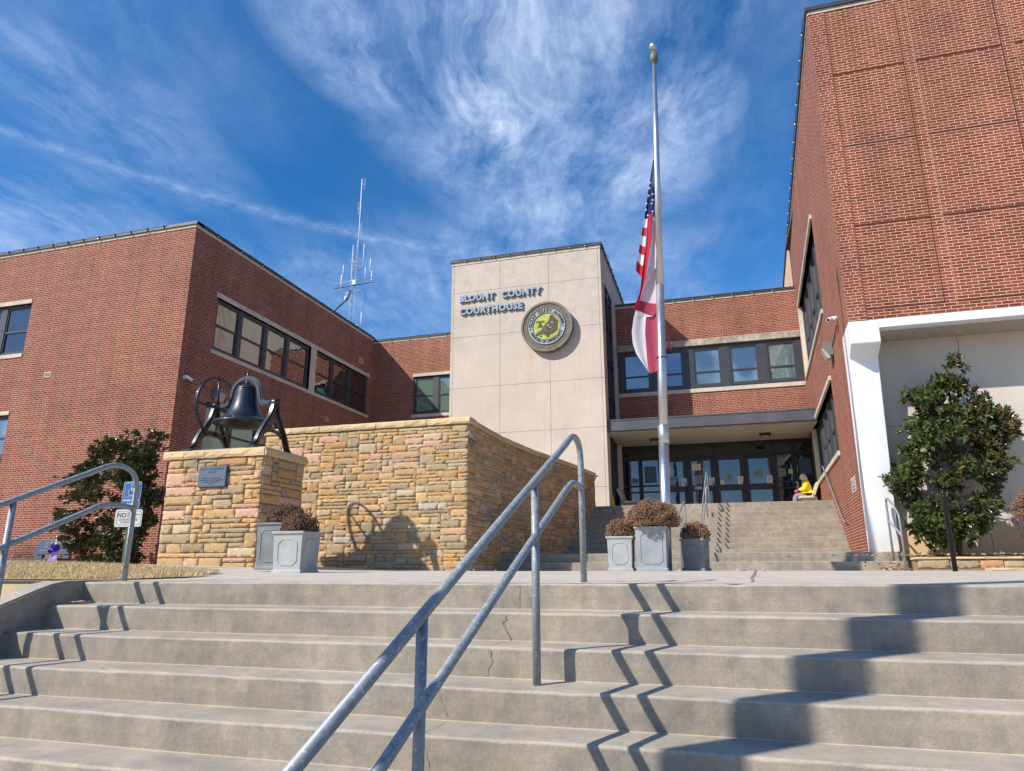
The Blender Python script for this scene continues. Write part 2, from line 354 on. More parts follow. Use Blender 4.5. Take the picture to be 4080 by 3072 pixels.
mat('cloth_white', (0.72, 0.70, 0.74), 0.8)
mat('cloth_pale', (0.68, 0.58, 0.62), 0.8)
mat('cloth_crimson', (0.40, 0.045, 0.09), 0.8)
mat('cloth_rose', (0.50, 0.075, 0.13), 0.8)
mat('wood_pole', (0.16, 0.11, 0.075), 0.9, var=0.25, vscale=8)
for nm in ('cloth_navy', 'cloth_red', 'cloth_white', 'cloth_pale', 'cloth_crimson', 'cloth_rose'):
    N_ = NT(MATS[nm].node_tree); b_ = N_.n['Principled BSDF']; o_ = N_.n['Material Output']
    tr_ = N_.node('ShaderNodeBsdfTranslucent', ins={'Color': b_.inputs['Base Color'].default_value[:]})
    mx_ = N_.node('ShaderNodeMixShader', ins={0: 0.35, 1: b_.outputs[0], 2: tr_.outputs[0]}); N_.l.new(mx_.outputs[0], o_.inputs[0])

def stone_fn(N, b, geo):
    at = N.node('ShaderNodeVertexColor', layer_name='Col').outputs[0]
    band = N.noise(N.stretch(geo, (1.2, 1.2, 7.0)), 3.0, 5, 0.65, 1.2)
    c = N.mix(N.mapr(band, 0.3, 0.7, 0.0, 0.42), at, N.mix(0.5, at, (0.58, 0.29, 0.10)))
    c = N.mix(N.mapr(N.noise(N.stretch(geo, (1, 1, 5)), 5, 4, 0.7, 0.8), 0.58, 0.72, 0.0, 0.35), c, (0.56, 0.50, 0.40))
    c = N.mix(N.mapr(N.noise(geo, 2.6, 4, 0.7), 0.62, 0.78, 0.0, 0.5), c, (0.15, 0.11, 0.075))
    k = N.mapr(N.noise(geo, 50, 4, 0.7), 0.25, 0.75, 0.82, 1.16)
    hs = N.node('ShaderNodeHueSaturation', ins={'Color': c, 'Value': k, 'Saturation': 1.03}); N.l.new(hs.outputs[0], b.inputs['Base Color'])
    hgt = N.math('ADD', N.noise(N.stretch(geo, (1, 1, 2.2)), 22, 6, 0.65), N.math('MULTIPLY', N.noise(geo, 80, 3, .6), .3))
    bn = N.node('ShaderNodeBump', ins={'Height': hgt, 'Strength': 0.7, 'Distance': 0.018}); N.l.new(bn.outputs[0], b.inputs['Normal'])
mat('sandstone', rough=0.88, spec=0.2, fn=stone_fn)
mat('mortar_brown', (0.27, 0.19, 0.115), 0.95, var=0.3, vscale=10)
mat('pink_stone', (0.56, 0.34, 0.27), 0.9, var=0.15, vscale=8, bump=0.5, bscale=20)

def leaf_mat(name, top_a, top_b, under, rough=0.28):
    m = bpy.data.materials.new(name); m.use_nodes = True; N = NT(m.node_tree); b = N.n['Principled BSDF']
    g = N.node('ShaderNodeNewGeometry'); rnd = g.outputs['Random Per Island']
    c = N.ramp(rnd, [(0.0, top_a), (0.55, top_b), (0.965, top_b), (0.985, (0.26, 0.20, 0.04)), (1.0, (0.20, 0.09, 0.03))])
    c2 = N.mix(g.outputs['Backfacing'], c, under); N.l.new(c2, b.inputs['Base Color'])
    N.l.new(N.mapr(g.outputs['Backfacing'], 0, 1, rough, 0.8), b.inputs['Roughness']); b.inputs['Specular IOR Level'].default_value = 0.55
    MATS[name] = m
leaf_mat('magnolia_leaf', (0.022, 0.042, 0.012), (0.075, 0.105, 0.028), (0.14, 0.090, 0.035))
def grass_fn(N, b, geo):
    g = N.node('ShaderNodeNewGeometry').outputs['Random Per Island']
    c = N.ramp(g, [(0.0, (0.44, 0.31, 0.15)), (0.5, (0.66, 0.50, 0.28)), (0.88, (0.80, 0.64, 0.38)), (1.0, (0.26, 0.27, 0.09))])
    N.l.new(c, b.inputs['Base Color'])
mat('dry_grass', rough=0.9, spec=0.15, fn=grass_fn)
def soil_fn(N, b, geo):
    c = N.mix(N.mapr(N.noise(geo, 9, 6, 0.7), 0.3, 0.7), (0.38, 0.27, 0.13), (0.62, 0.47, 0.26)); N.l.new(c, b.inputs['Base Color'])
mat('lawn_soil', rough=0.95, spec=0.1, fn=soil_fn)
def street_fn(N, b, geo):
    c = N.mix(N.mapr(N.noise(geo, 0.05, 3, 0.6), 0.4, 0.6), (0.16, 0.15, 0.14), (0.24, 0.23, 0.2)); N.l.new(c, b.inputs['Base Color'])
mat('street_ground', rough=0.95, spec=0.1, fn=street_fn)

# ------------------------------------------------------------------ mesh builder
Z = V((0, 0, 1))
class F:                                                              # a wall plane: origin, direction along it, outward normal
    def __init__(s, o, u, n): s.o = V(o); s.u = V(u); s.n = V(n)
    def p(s, a, z, d=0.0): return s.o + s.u * a + s.n * d + Z * z
WORLD = F((0, 0, 0), (1, 0, 0), (0, -1, 0))
class MB:
    def __init__(s): s.bm = bmesh.new(); s.uv = s.bm.loops.layers.uv.new('UVMap'); s.mi = 0; s.col = None
    def face(s, pts, uvs=None, smooth=False):
        vs = [s.bm.verts.new(p) for p in pts]
        try: f = s.bm.faces.new(vs)
        except ValueError: return None
        f.material_index = s.mi; f.smooth = smooth
        if uvs:
            for l, u in zip(f.loops, uvs): l[s.uv].uv = u
        return f
    def hexa(s, c):                                                   # 8 corners: bottom ring 0-3, top ring 4-7
        vs = [s.bm.verts.new(p) for p in c]
        for idx in ((0, 3, 2, 1), (4, 5, 6, 7), (0, 1, 5, 4), (1, 2, 6, 5), (2, 3, 7, 6), (3, 0, 4, 7)):
            f = s.bm.faces.new([vs[i] for i in idx]); f.material_index = s.mi
            for l in f.loops: l[s.uv].uv = (0, 0)
        return vs
    def box(s, x0, x1, y0, y1, z0, z1):
        s.hexa([V(p) for p in ((x0, y0, z0), (x1, y0, z0), (x1, y1, z0), (x0, y1, z0), (x0, y0, z1), (x1, y0, z1), (x1, y1, z1), (x0, y1, z1))])
    def fbox(s, fr, a0, a1, z0, z1, d0, d1):
        s.hexa([fr.p(a0, z0, d1), fr.p(a1, z0, d1), fr.p(a1, z0, d0), fr.p(a0, z0, d0), fr.p(a0, z1, d1), fr.p(a1, z1, d1), fr.p(a1, z1, d0), fr.p(a0, z1, d0)])
    def tube(s, pts, r, seg=10, cap=True, closed=False, r1=None):
        pts = [V(p) for p in pts]; n = len(pts); rings = []
        t0 = (pts[1] - pts[0]).normalized(); ref = V((0, 0, 1)) if abs(t0.z) < 0.9 else V((1, 0, 0))
        nx = t0.cross(ref).normalized()
        for i, p in enumerate(pts):
            a = pts[(i - 1) % n] if (i > 0 or closed) else None; b = pts[(i + 1) % n] if (i < n - 1 or closed) else None
            t = ((b - p).normalized() if b is not None else V()) + ((p - a).normalized() if a is not None else V())
            t = t.normalized(); nx = (nx - t * nx.dot(t)).normalized(); ny = t.cross(nx)
            rr = r if r1 is None else r + (r1 - r) * i / (n - 1)
            rings.append([s.bm.verts.new(p + nx * rr * math.cos(2 * PI * k / seg) + ny * rr * math.sin(2 * PI * k / seg)) for k in range(seg)])
        m = n if closed else n - 1
        for i in range(m):
            A, B = rings[i], rings[(i + 1) % n]
            for k in range(seg):
                f = s.bm.faces.new((A[k], A[(k + 1) % seg], B[(k + 1) % seg], B[k])); f.smooth = True; f.material_index = s.mi
        if cap and not closed:
            for R in (rings[0][::-1], rings[-1]):
                f = s.bm.faces.new(R); f.material_index = s.mi
    def lathe(s, prof, c, seg=32, axis='Z', smooth=True):
        c = V(c); rings = []
        for r, h in prof:
            ring = []
            for k in range(seg):
                a = 2 * PI * k / seg; q = V((r * math.cos(a), r * math.sin(a), h))
                if axis == 'X': q = V((q.z, q.x, q.y))
                if axis == 'Y': q = V((q.x, q.z, q.y))
                ring.append(s.bm.verts.new(c + q))
            rings.append(ring)
        for A, B in zip(rings[:-1], rings[1:]):
            for k in range(seg):
                f = s.bm.faces.new((A[k], A[(k + 1) % seg], B[(k + 1) % seg], B[k])); f.smooth = smooth; f.material_index = s.mi
        for R, (r, h) in ((rings[0][::-1], prof[0]), (rings[-1], prof[-1])):
            if r > 1e-4:
                f = s.bm.faces.new(R); f.material_index = s.mi
    def prism(s, pts2, fr, d0, d1):                                   # outline (a, z) in a frame, extruded between depths
        A = [s.bm.verts.new(fr.p(a, z, d1)) for a, z in pts2]; B = [s.bm.verts.new(fr.p(a, z, d0)) for a, z in pts2]
        f = s.bm.faces.new(A); f.material_index = s.mi; f = s.bm.faces.new(B[::-1]); f.material_index = s.mi
        n = len(A)
        for i in range(n):
            f = s.bm.faces.new((A[i], B[i], B[(i + 1) % n], A[(i + 1) % n])); f.material_index = s.mi
    def ball(s, c, r, sub=1, sc=(1, 1, 1), smooth=True):
        mtx = Matrix.Translation(V(c)) @ Matrix.Diagonal((r * sc[0], r * sc[1], r * sc[2], 1))
        g = bmesh.ops.create_icosphere(s.bm, subdivisions=sub, radius=1.0, matrix=mtx)
        for v in g['verts']:
            for f in v.link_faces: f.smooth = smooth; f.material_index = s.mi
    def bevel(s, w, seg=2, angle=0.5):
        bmesh.ops.remove_doubles(s.bm, verts=s.bm.verts, dist=1e-5)
        es = [e for e in s.bm.edges if len(e.link_faces) == 2 and e.calc_face_angle(0) > angle]
        bmesh.ops.bevel(s.bm, geom=es, offset=w, segments=seg, affect='EDGES', clamp_overlap=True)
    def build(s, name, mats, parent=None, origin=None, recalc=True, autouv=False):
        if recalc: bmesh.ops.recalc_face_normals(s.bm, faces=s.bm.faces)
        if autouv:
            s.bm.normal_update()
            for f in s.bm.faces:
                n = f.normal
                for l in f.loops:
                    c = l.vert.co
                    l[s.uv].uv = (c.y, c.z) if abs(n.x) > max(abs(n.y), abs(n.z)) else ((c.x, c.z) if abs(n.y) > abs(n.z) else (c.x, c.y))
        me = bpy.data.meshes.new(name); s.bm.to_mesh(me); s.bm.free()
        for mm in (mats if isinstance(mats, (list, tuple)) else [mats]): me.materials.append(MATS[mm])
        return link(name, me, parent, origin)
def link(name, me, parent=None, origin=None):
    o = bpy.data.objects.new(name, me); COL.objects.link(o)
    if origin is None and parent is not None: origin = V(parent['_o'])
    origin = V(origin) if origin is not None else V((0, 0, 0))
    if me is not None:
        me.transform(Matrix.Translation(-origin))
    o['_o'] = tuple(origin)
    if parent is not None:
        o.parent = parent; o.location = origin - V(parent['_o'])
    else: o.location = origin
    return o
def empty(name, loc, label, cat, group=None):
    o = bpy.data.objects.new(name, None); COL.objects.link(o); o.location = loc; o['_o'] = tuple(loc); o.empty_display_size = 0.1
    return tag(o, label, cat, group)
def tag(o, label=None, cat=None, group=None, kind=None):
    if label: o['label'] = label
    if cat: o['category'] = cat
    if group: o['group'] = group
    if kind: o['kind'] = kind
    return o
def dup(root, loc, label=None, rotz=None):
    r = root.copy(); COL.objects.link(r); r.location = loc; r['_o'] = tuple(loc)
    if rotz is not None: r.rotation_euler = (0, 0, rotz)
    if label: r['label'] = label
    for ch in list(root.children):
        c = ch.copy(); COL.objects.link(c); c.parent = r
        for g in ch.children:
            q = g.copy(); COL.objects.link(q); q.parent = c
    return r
def wall(fr, a0, a1, z0, z1, th, holes, name, m, parent, uoff=0.0):
    """a wall in frame fr with rectangular openings and their reveals; UV in metres"""
    A = sorted({a0, a1, *[h[0] for h in holes], *[h[1] for h in holes]}); H = sorted({z0, z1, *[h[2] for h in holes], *[h[3] for h in holes]})
    A = [a for a in A if a0 <= a <= a1]; H = [h for h in H if z0 <= h <= z1]
    solid = lambda i, j: 0 <= i < len(A) - 1 and 0 <= j < len(H) - 1 and not any(h[0] - 1e-6 < (A[i] + A[i + 1]) / 2 < h[1] + 1e-6 and h[2] - 1e-6 < (H[j] + H[j + 1]) / 2 < h[3] + 1e-6 for h in holes)
    mb = MB(); ul = fr.u.length
    for i in range(len(A) - 1):
        for j in range(len(H) - 1):
            if not solid(i, j): continue
            x0, x1, y0, y1 = A[i], A[i + 1], H[j], H[j + 1]; q = lambda a, z: (a * ul + uoff, z)
            mb.face([fr.p(x0, y0), fr.p(x1, y0), fr.p(x1, y1), fr.p(x0, y1)], [q(x0, y0), q(x1, y0), q(x1, y1), q(x0, y1)])
            mb.face([fr.p(x1, y0, -th), fr.p(x0, y0, -th), fr.p(x0, y1, -th), fr.p(x1, y1, -th)], [q(x1, y0), q(x0, y0), q(x0, y1), q(x1, y1)])
            if not solid(i - 1, j): mb.face([fr.p(x0, y0, -th), fr.p(x0, y0), fr.p(x0, y1), fr.p(x0, y1, -th)], [(-th, y0), (0, y0), (0, y1), (-th, y1)])
            if not solid(i + 1, j): mb.face([fr.p(x1, y0), fr.p(x1, y0, -th), fr.p(x1, y1, -th), fr.p(x1, y1)], [(0, y0), (th, y0), (th, y1), (0, y1)])
            if not solid(i, j + 1): mb.face([fr.p(x0, y1), fr.p(x1, y1), fr.p(x1, y1, -th), fr.p(x0, y1, -th)], [q(x0, 0), q(x1, 0), q(x1, th), q(x0, th)])
            if not solid(i, j - 1): mb.face([fr.p(x0, y0, -th), fr.p(x1, y0, -th), fr.p(x1, y0), fr.p(x0, y0)], [q(x0, th), q(x1, th), q(x1, 0), q(x0, 0)])
    return mb.build(name, m, parent, recalc=False)
def text_mesh(body, size, extrude=0.0, offset=0.0, align='CENTER', spacing=1.0, shear=0.0, cjust=1.0):
    cu = bpy.data.curves.new('t', 'FONT'); cu.body = body; cu.size = size; cu.extrude = extrude; cu.offset = offset; cu.align_x = align
    cu.space_character = spacing; cu.resolution_u = 2; cu.shear = shear
    o = bpy.data.objects.new('t', cu); COL.objects.link(o); bpy.context.view_layer.update()
    dg = bpy.context.evaluated_depsgraph_get(); me = bpy.data.meshes.new_from_object(o.evaluated_get(dg))
    bpy.data.objects.remove(o); bpy.data.curves.remove(cu); return me
def put_text(mb, fr, a, z, d, body, size, **k):
    """lettering lying in a wall frame: baseline start at (a, z), front face d proud"""
    flip = fr.u.cross(Z).dot(fr.n) < 0
    me = text_mesh(body, size, **k); rot = k.pop('rot', 0)
    sx = -1 if flip else 1
    mtx = Matrix.Identity(4); uu = fr.u.normalized() * sx
    for i, c in enumerate((uu, Z, fr.n)):
        for r in range(3): mtx[r][i] = c[r]
    mtx.translation = fr.p(a, z, d)
    me.transform(mtx); n0 = len(mb.bm.faces); mb.bm.from_mesh(me); mb.bm.faces.ensure_lookup_table()
    for f in mb.bm.faces[n0:]: f.material_index = mb.mi
    bpy.data.meshes.remove(me)
def lerp_list(x, xs, ys):
    if x <= xs[0]: return ys[0]
    for i in range(1, len(xs)):
        if x <= xs[i]: return ys[i - 1] + (ys[i] - ys[i - 1]) * (x - xs[i - 1]) / (xs[i] - xs[i - 1])
    return ys[-1]
def sst(a, b, x):
    t = max(0, min(1, (x - a) / (b - a))); return t * t * (3 - 2 * t)
def gz(x, y):
    base = lerp_list(x, [-25, -15, -10, -8.5, -7.4, -6.4, -4.5, 8], [0.25, 0.2, 0.16, 0.13, 0.075, 0.035, 0.032, 0.03])
    far = 1 - 0.75 * sst(12, 15.5, y) * (1 if x > -5 else 0)
    return base * sst(4.4, 8.0, y) * far
exec_parts = []

# ================================================================== SETTING
mb = MB(); mb.face([V((-500, -500, -1.46)), V((500, -500, -1.46)), V((500, 500, -1.46)), V((-500, 500, -1.46))])
tag(mb.build('street', 'street_ground'), kind='structure')
# plaza: one gently rising slab sheet with skirts
mb = MB(); xs = [-30, -20, -15, -12, -10, -9, -8, -7, -6, -5, -4.95, -4, -2, 0, 2, 4, 6, 9, 12]; ys = [4.44, 4.8, 5.4, 6.2, 7, 8, 9, 10, 11, 12, 13, 14, 15, 15.72, 17, 20, 24, 30]
for i in range(len(xs) - 1):
    for j in range(len(ys) - 1):
        q = [(xs[i], ys[j]), (xs[i + 1], ys[j]), (xs[i + 1], ys[j + 1]), (xs[i], ys[j + 1])]
        dz = lambda x, y: -0.3 * sst(12, 14, y) if x < -10.5 else 0
        mb.face([V((x, y, gz(x, y) + dz(x, y))) for x, y in q])
bmesh.ops.remove_doubles(mb.bm, verts=mb.bm.verts, dist=1e-4)
tag(mb.build('plaza_pavement', 'pavement_concrete', recalc=False), kind='structure')
mb = MB()
for (x0, y0, x1, y1) in ((0.178, 4.87, 0.62, 14.2),):                  # the jagged joint in the slab
    n = 40; prev = None
    for k in range(n + 1):
        t = k / n; x = x0 + (x1 - x0) * t + random.uniform(-.012, .012); y = y0 + (y1 - y0) * t; w = random.uniform(.006, .016)
        cur = (V((x - w, y, gz(x, y) + .004)), V((x + w, y, gz(x, y) + .004)))
        if prev: mb.face([prev[0], prev[1], cur[1], cur[0]])
        prev = cur
tag(mb.build('pavement_crack', 'joint_dark', recalc=False), kind='structure')

def stair(name, noses, x0, x1, floor_z, back_y, xseg, jit=0.003, r=0.016):
    """noses: list of (y, z) from the top down; rounded worn nosings, extruded along x"""
    prof = [(back_y, noses[0][1])]
    for i, (y, z) in enumerate(noses):
        prof += [(y + 0.06, z), (y + r, z - .001), (y + r * .3, z - r * .3), (y, z - r)]
        nz = noses[i + 1][1] if i + 1 < len(noses) else floor_z
        prof += [(y - 0.002, (z + nz) / 2), (y, nz + 0.004), (y - 0.004, nz + 0.0005)]
    prof.append((noses[-1][0] - .02, floor_z)); prof.append((noses[-1][0] - .02, floor_z - .3)); prof.append((back_y, floor_z - .3))
    mb = MB(); cols = []; nx = xseg
    chips = {(random.randrange(nx), random.randrange(len(noses))): random.uniform(.004, .014) for _ in range(int(len(noses) * nx * .035))}
    for k in range(nx + 1):
        x = x0 + (x1 - x0) * k / nx; col = []
        for i, (y, z) in enumerate(prof):
            q7 = (i - 1) // 7; s = math.sin(x * 1.7 + q7 * 2.1) * .004 + math.sin(x * 4.3 + q7) * .0025
            w7 = (i - 1) % 7; j = jit * (.3 if w7 == 4 else 1) if 0 < i < len(prof) - 3 and w7 < 5 else 0
            ch = chips.get((k, q7 if False else (i - 1) // 7), 0) if w7 in (1, 2, 3) and i > 0 else 0
            col.append(mb.bm.verts.new(V((x, y + ch + (random.uniform(-j, j) + s * (0 < i < len(prof) - 3)), z - ch * .6 + random.uniform(-j, j) * .5 + s * .4 * (j > 0)))))
        cols.append(col)
    for A, B in zip(cols[:-1], cols[1:]):
        for i in range(len(prof) - 1):
            f = mb.bm.faces.new((A[i], A[i + 1], B[i + 1], B[i])); f.smooth = (i - 1) % 7 in (1, 2)
    for cc in (cols[0][::-1], cols[-1]): mb.bm.faces.new(cc)
    return tag(mb.build(name, 'step_concrete'), kind='structure')
low = [(4.41 - .3 * i, -.16 * i + (0.0)) for i in range(9)]
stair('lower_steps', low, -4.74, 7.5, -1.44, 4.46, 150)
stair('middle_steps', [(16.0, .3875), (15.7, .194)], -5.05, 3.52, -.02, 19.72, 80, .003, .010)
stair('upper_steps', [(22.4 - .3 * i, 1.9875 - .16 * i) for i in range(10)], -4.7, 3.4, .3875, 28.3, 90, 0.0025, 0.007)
# cracks running down the lower flight
mb = MB()
def crack(pts, w=0.006):
    out = []
    for a, b in zip(pts[:-1], pts[1:]):
        for k in range(6): out.append(V(a).lerp(V(b), k / 6) + V((random.uniform(-.008, .008), 0, 0)))
    out.append(V(pts[-1]))
    for a, b in zip(out[:-1], out[1:]):
        w1 = random.uniform(.25, .8) * w * .6; mb.face([a + V((-w1, 0, 0)), a + V((w1, 0, 0)), b + V((w1, 0, 0)), b + V((-w1, 0, 0))])
crack([(-1.245, 4.40, -.01), (-1.25, 4.4025, -.15)], .007); crack([(-1.25, 4.36, -.1555), (-1.25, 4.12, -.1555)], .004)
crack([(-1.249, 4.102, -.17), (-1.262, 4.102, -.22), (-1.225, 4.102, -.31)], .009); crack([(-1.225, 4.08, -.3155), (-1.257, 3.83, -.3155)], .006)
crack([(-1.257, 3.802, -.33), (-1.234, 3.802, -.38), (-1.273, 3.802, -.46)], .009); crack([(-1.3, 3.77, -.4755), (-1.40, 3.53, -.4755)], .004)
crack([(-1.41, 3.502, -.52), (-1.366, 3.502, -.62)], .006); crack([(-1.36, 3.48, -.6355), (-1.37, 3.23, -.6355)], .004); crack([(-1.361, 3.202, -.65), (-1.334, 3.202, -.77)], .005)
tag(mb.build('step_cracks', 'joint_dark', recalc=False), kind='structure')

# cheek wall at the left of the lower flight
mb = MB(); side = F((0, 0, 0), (0, 1, 0), (1, 0, 0))
cp = [(5.0, -0.4), (5.0, 0.012), (4.41, 0.008), (4.25, 0.006), (4.14, -0.012), (4.02, -0.05), (3.76, -0.145), (3.0, -.55), (1.8, -1.19), (1.6, -1.22), (1.6, -1.5), (4.4, -1.5)]
mb.prism(cp, side, -4.96, -4.74); mb.bevel(0.012, 2)
tag(mb.build('cheek_wall', 'step_concrete', origin=(-4.85, 3, -1.44)), 'low sloping concrete cheek wall closing the left end of the front steps', 'wall')
mb = MB(); mb.box(-30, -4.965, 4.46, 4.66, -1.46, -0.005); mb.bevel(0.015, 2)
tag(mb.build('retaining_wall', 'sandy_concrete', origin=(-15, 4.55, -1.46)), 'sandy coloured retaining wall below the dry lawn', 'wall')

# lawn
def lawn_in(x, y):
    if y < 4.68 or y > 8.55 or x < -29: return False
    xr = lerp_list(y, [4.68, 5.2, 5.8, 7.5, 8.2, 8.55], [-4.95, -4.75, -4.9, -6.0, -6.75, -7.6])
    return x < xr
def lawn_z(x, y): return gz(x, y) + 0.012 + 0.02 * sst(-4.9, -6.5, x) * sst(8.6, 8.0, y) * sst(4.6, 5.2, y)
mb = MB()
for i in range(-290, -46):
    for j in range(46, 86):
        x, y = i / 10, j / 10
        if i % 2 == 0 and j % 2 == 0 and lawn_in(x + .1, y + .1):
            mb.face([V((a, b, lawn_z(a, b))) for a, b in ((x, y), (x + .2, y), (x + .2, y + .2), (x, y + .2))])
bmesh.ops.remove_doubles(mb.bm, verts=mb.bm.verts, dist=1e-4)
tag(mb.build('lawn_ground', 'lawn_soil', recalc=False), kind='structure')
def blade_mesh(name, pts, mats, hmin, hmax, w, seed):
    rnd = random.Random(seed); vs = []; fs = []
    for (x, y, z) in pts:
        a = rnd.uniform(0, PI); h = rnd.uniform(hmin, hmax); dx, dy = math.cos(a) * w, math.sin(a) * w; lx, ly = rnd.uniform(-1, 1) * h * .9, rnd.uniform(-1, 1) * h * .9
        n = len(vs); vs += [(x - dx, y - dy, z), (x + dx, y + dy, z), (x + lx, y + ly, z + h)]; fs.append((n, n + 1, n + 2))
    me = bpy.data.meshes.new(name); me.from_pydata(vs, [], fs); me.materials.append(MATS[mats])
    return link(name, me)
gp = []
while len(gp) < 60000:
    x = -4.8 - 11.5 * random.random() ** 1.25; y = random.uniform(4.68, 8.6)
    if lawn_in(x + random.uniform(-.05, .02), y): gp.append((x, y, lawn_z(x, y) - .004))
tag(blade_mesh('grass', gp, 'dry_grass', 0.016, 0.05, 0.0035, 3), 'short dry winter grass beside the front steps', 'grass', kind='stuff')

# ================================================================== COURTHOUSE
B = empty('courthouse', (0, 24, 0), 'red brick courthouse with a tall cream stone tower beside its covered entrance', 'building')
LF = F((0, 16.55, 0), (1, 0, 0), (0, -1, 0)); LS = F((-15.4, 0, 0), (0, 1, 0), (1, 0, 0)); ML = F((0, 28.8, 0), (1, 0, 0), (0, -1, 0))
TF = F((0, 24.6, 0), (1, 0, 0), (0, -1, 0)); TS = F((-3.64, 0, 0), (0, 1, 0), (1, 0, 0)); CF = F((0, 27.6, 0), (1, 0, 0), (0, -1, 0))
DW = F((0, 28.0, 0), (1, 0, 0), (0, -1, 0)); RW = F((2.163, 0, 0), (0.0507, 1, 0), (-1, 0.0507, 0)); RF = F((0, 15.14, 0), (1, 0, 0), (0, -1, 0)); RC = F((0, 16.2, 0), (1, 0, 0), (0, -1, 0))
rwx = lambda y: 2.163 + .0507 * y

def sash(fr, a0, a1, z0, z1, gm, dep=-0.10, rail=None, fw=0.07, label=None, split=0.5):
    """one double-hung window: frame mesh with its pane as a child"""
    mb = MB(); d0, d1 = dep, dep + 0.07
    mb.fbox(fr, a0, a0 + fw, z0, z1, d0, d1); mb.fbox(fr, a1 - fw, a1, z0, z1, d0, d1)
    mb.fbox(fr, a0 + fw, a1 - fw, z1 - fw, z1, d0, d1); mb.fbox(fr, a0 + fw, a1 - fw, z0, z0 + fw, d0, d1)
    zm = z0 + (z1 - z0) * split
    i0, i1, j0, j1 = a0 + fw + .02, a1 - fw - .02, z0 + fw + .02, z1 - fw - .02
    # inner sash lines and the meeting rail
    for (b0, b1, c0, c1) in ((i0 - .02, i0 + .025, j0 - .02, j1 + .02), (i1 - .025, i1 + .02, j0 - .02, j1 + .02), (i0 + .025, i1 - .025, j1 - .03, j1 + .02), (i0 + .025, i1 - .025, j0 - .02, j0 + .035), (i0 + .025, i1 - .025, zm - .03, zm + .03)):
        mb.fbox(fr, b0, b1, c0, c1, d0 - .01, d0 + .045)
    w = mb.build('window', 'dark_metal', B)
    if label: w['label'] = label
    g = MB()
    for c0, c1, dd in ((j0, zm, d0 + .004), (zm, j1, d0 + .016)):
        g.face([fr.p(i0, c0, dd), fr.p(i1, c0, dd), fr.p(i1, c1, dd), fr.p(i0, c1, dd)])
    g.build('pane', gm, w, recalc=False)
    return w
def trim(name, fr, a0, a1, z0, z1, d1, m, d0=-.12, bev=0.0):
    mb = MB(); mb.fbox(fr, a0, a1, z0, z1, d0, d1)
    if bev: mb.bevel(bev, 1)
    return mb.build(name, m, B)

# ---- left wing, sunlit front
wall(LF, -30, -15.4, -.2, 10.706, .3, [(-24.1, -21.82, 7.04, 8.82), (-24.1, -21.93, 3.55, 4.94)], 'wall', 'brick', B)['label'] = 'sunlit front wall of the left wing'
for z0, z1, s0, l1 in ((7.04, 8.82, 6.90, 8.97), (3.55, 4.94, 3.40, 5.07)):
    xr = -21.82 if z0 > 5 else -21.93
    trim('lintel', LF, -24.25, xr + .012, z1, l1, .03, 'lintel_stone', bev=.008); trim('sill', LF, -24.25, xr - .01, s0, z0, .03, 'lintel_stone', bev=.008)
    sash(LF, -23.02, xr, z0, z1, 'glass_blind' if z0 < 5 else 'glass_dark', -.14, split=.47); sash(LF, -24.1, -23.14, z0, z1, 'glass_dark', -.14, split=.47)
    trim('mullion', LF, -23.14, -23.02, z0, z1, -.07, 'dark_metal', -.16)
# ---- left wing, shaded side
ls_h = [(17.87, 23.50, 6.99, 8.80), (23.90, 28.36, 6.99, 8.80), (17.87, 22.0, 3.45, 5.25)]
wall(LS, 16.85, 28.8, -.2, 10.706, .3, ls_h, 'wall', 'brick', B, uoff=.07)['label'] = 'shaded side wall of the left wing'
trim('lintel', LS, 17.80, 28.50, 8.80, 8.965, .03, 'lintel_stone', bev=.008); trim('sill', LS, 17.80, 28.50, 6.86, 6.99, .035, 'lintel_stone', bev=.008)
trim('pier', LS, 23.50, 23.90, 6.99, 8.80, .02, 'lintel_stone')
bays = [(17.87, 19.18), (19.18, 20.62), (20.62, 22.0), (22.0, 23.50), (23.90, 25.30), (25.30, 26.75), (26.75, 28.36)]
for a, b in bays: sash(LS, a + .05, b - .05, 7.03, 8.76, 'glass_side', -.13, fw=.06)
for a in (19.18, 20.62, 22.0, 25.30, 26.75): trim('mullion', LS, a - .05, a + .05, 6.99, 8.80, -.05, 'dark_metal', -.16)
for a, b in ((17.87, 19.2), (19.2, 20.6), (20.6, 22.0)): sash(LS, a + .02, b - .02, 3.5, 5.2, 'glass_green', -.13, fw=.06)
trim('sill', LS, 17.80, 22.1, 3.32, 3.45, .035, 'lintel_stone')
# ---- link between left wing and tower
wall(ML, -15.4, -9.7, -.2, 10.60, .3, [(-13.26, -9.9, 6.94, 8.76)], 'wall', 'brick', B, uoff=.03)
trim('lintel', ML, -13.28, -9.8, 8.76, 8.90, .03, 'lintel_stone'); trim('sill', ML, -13.30, -9.8, 6.80, 6.94, .035, 'lintel_stone')
for a, b in ((-13.22, -12.16), (-12.06, -11.0), (-10.96, -9.95)): sash(ML, a, b, 6.97, 8.74, 'glass_green', -.12, fw=.07)
trim('mullion', ML, -12.16, -12.06, 6.94, 8.76, -.05, 'dark_metal', -.16)
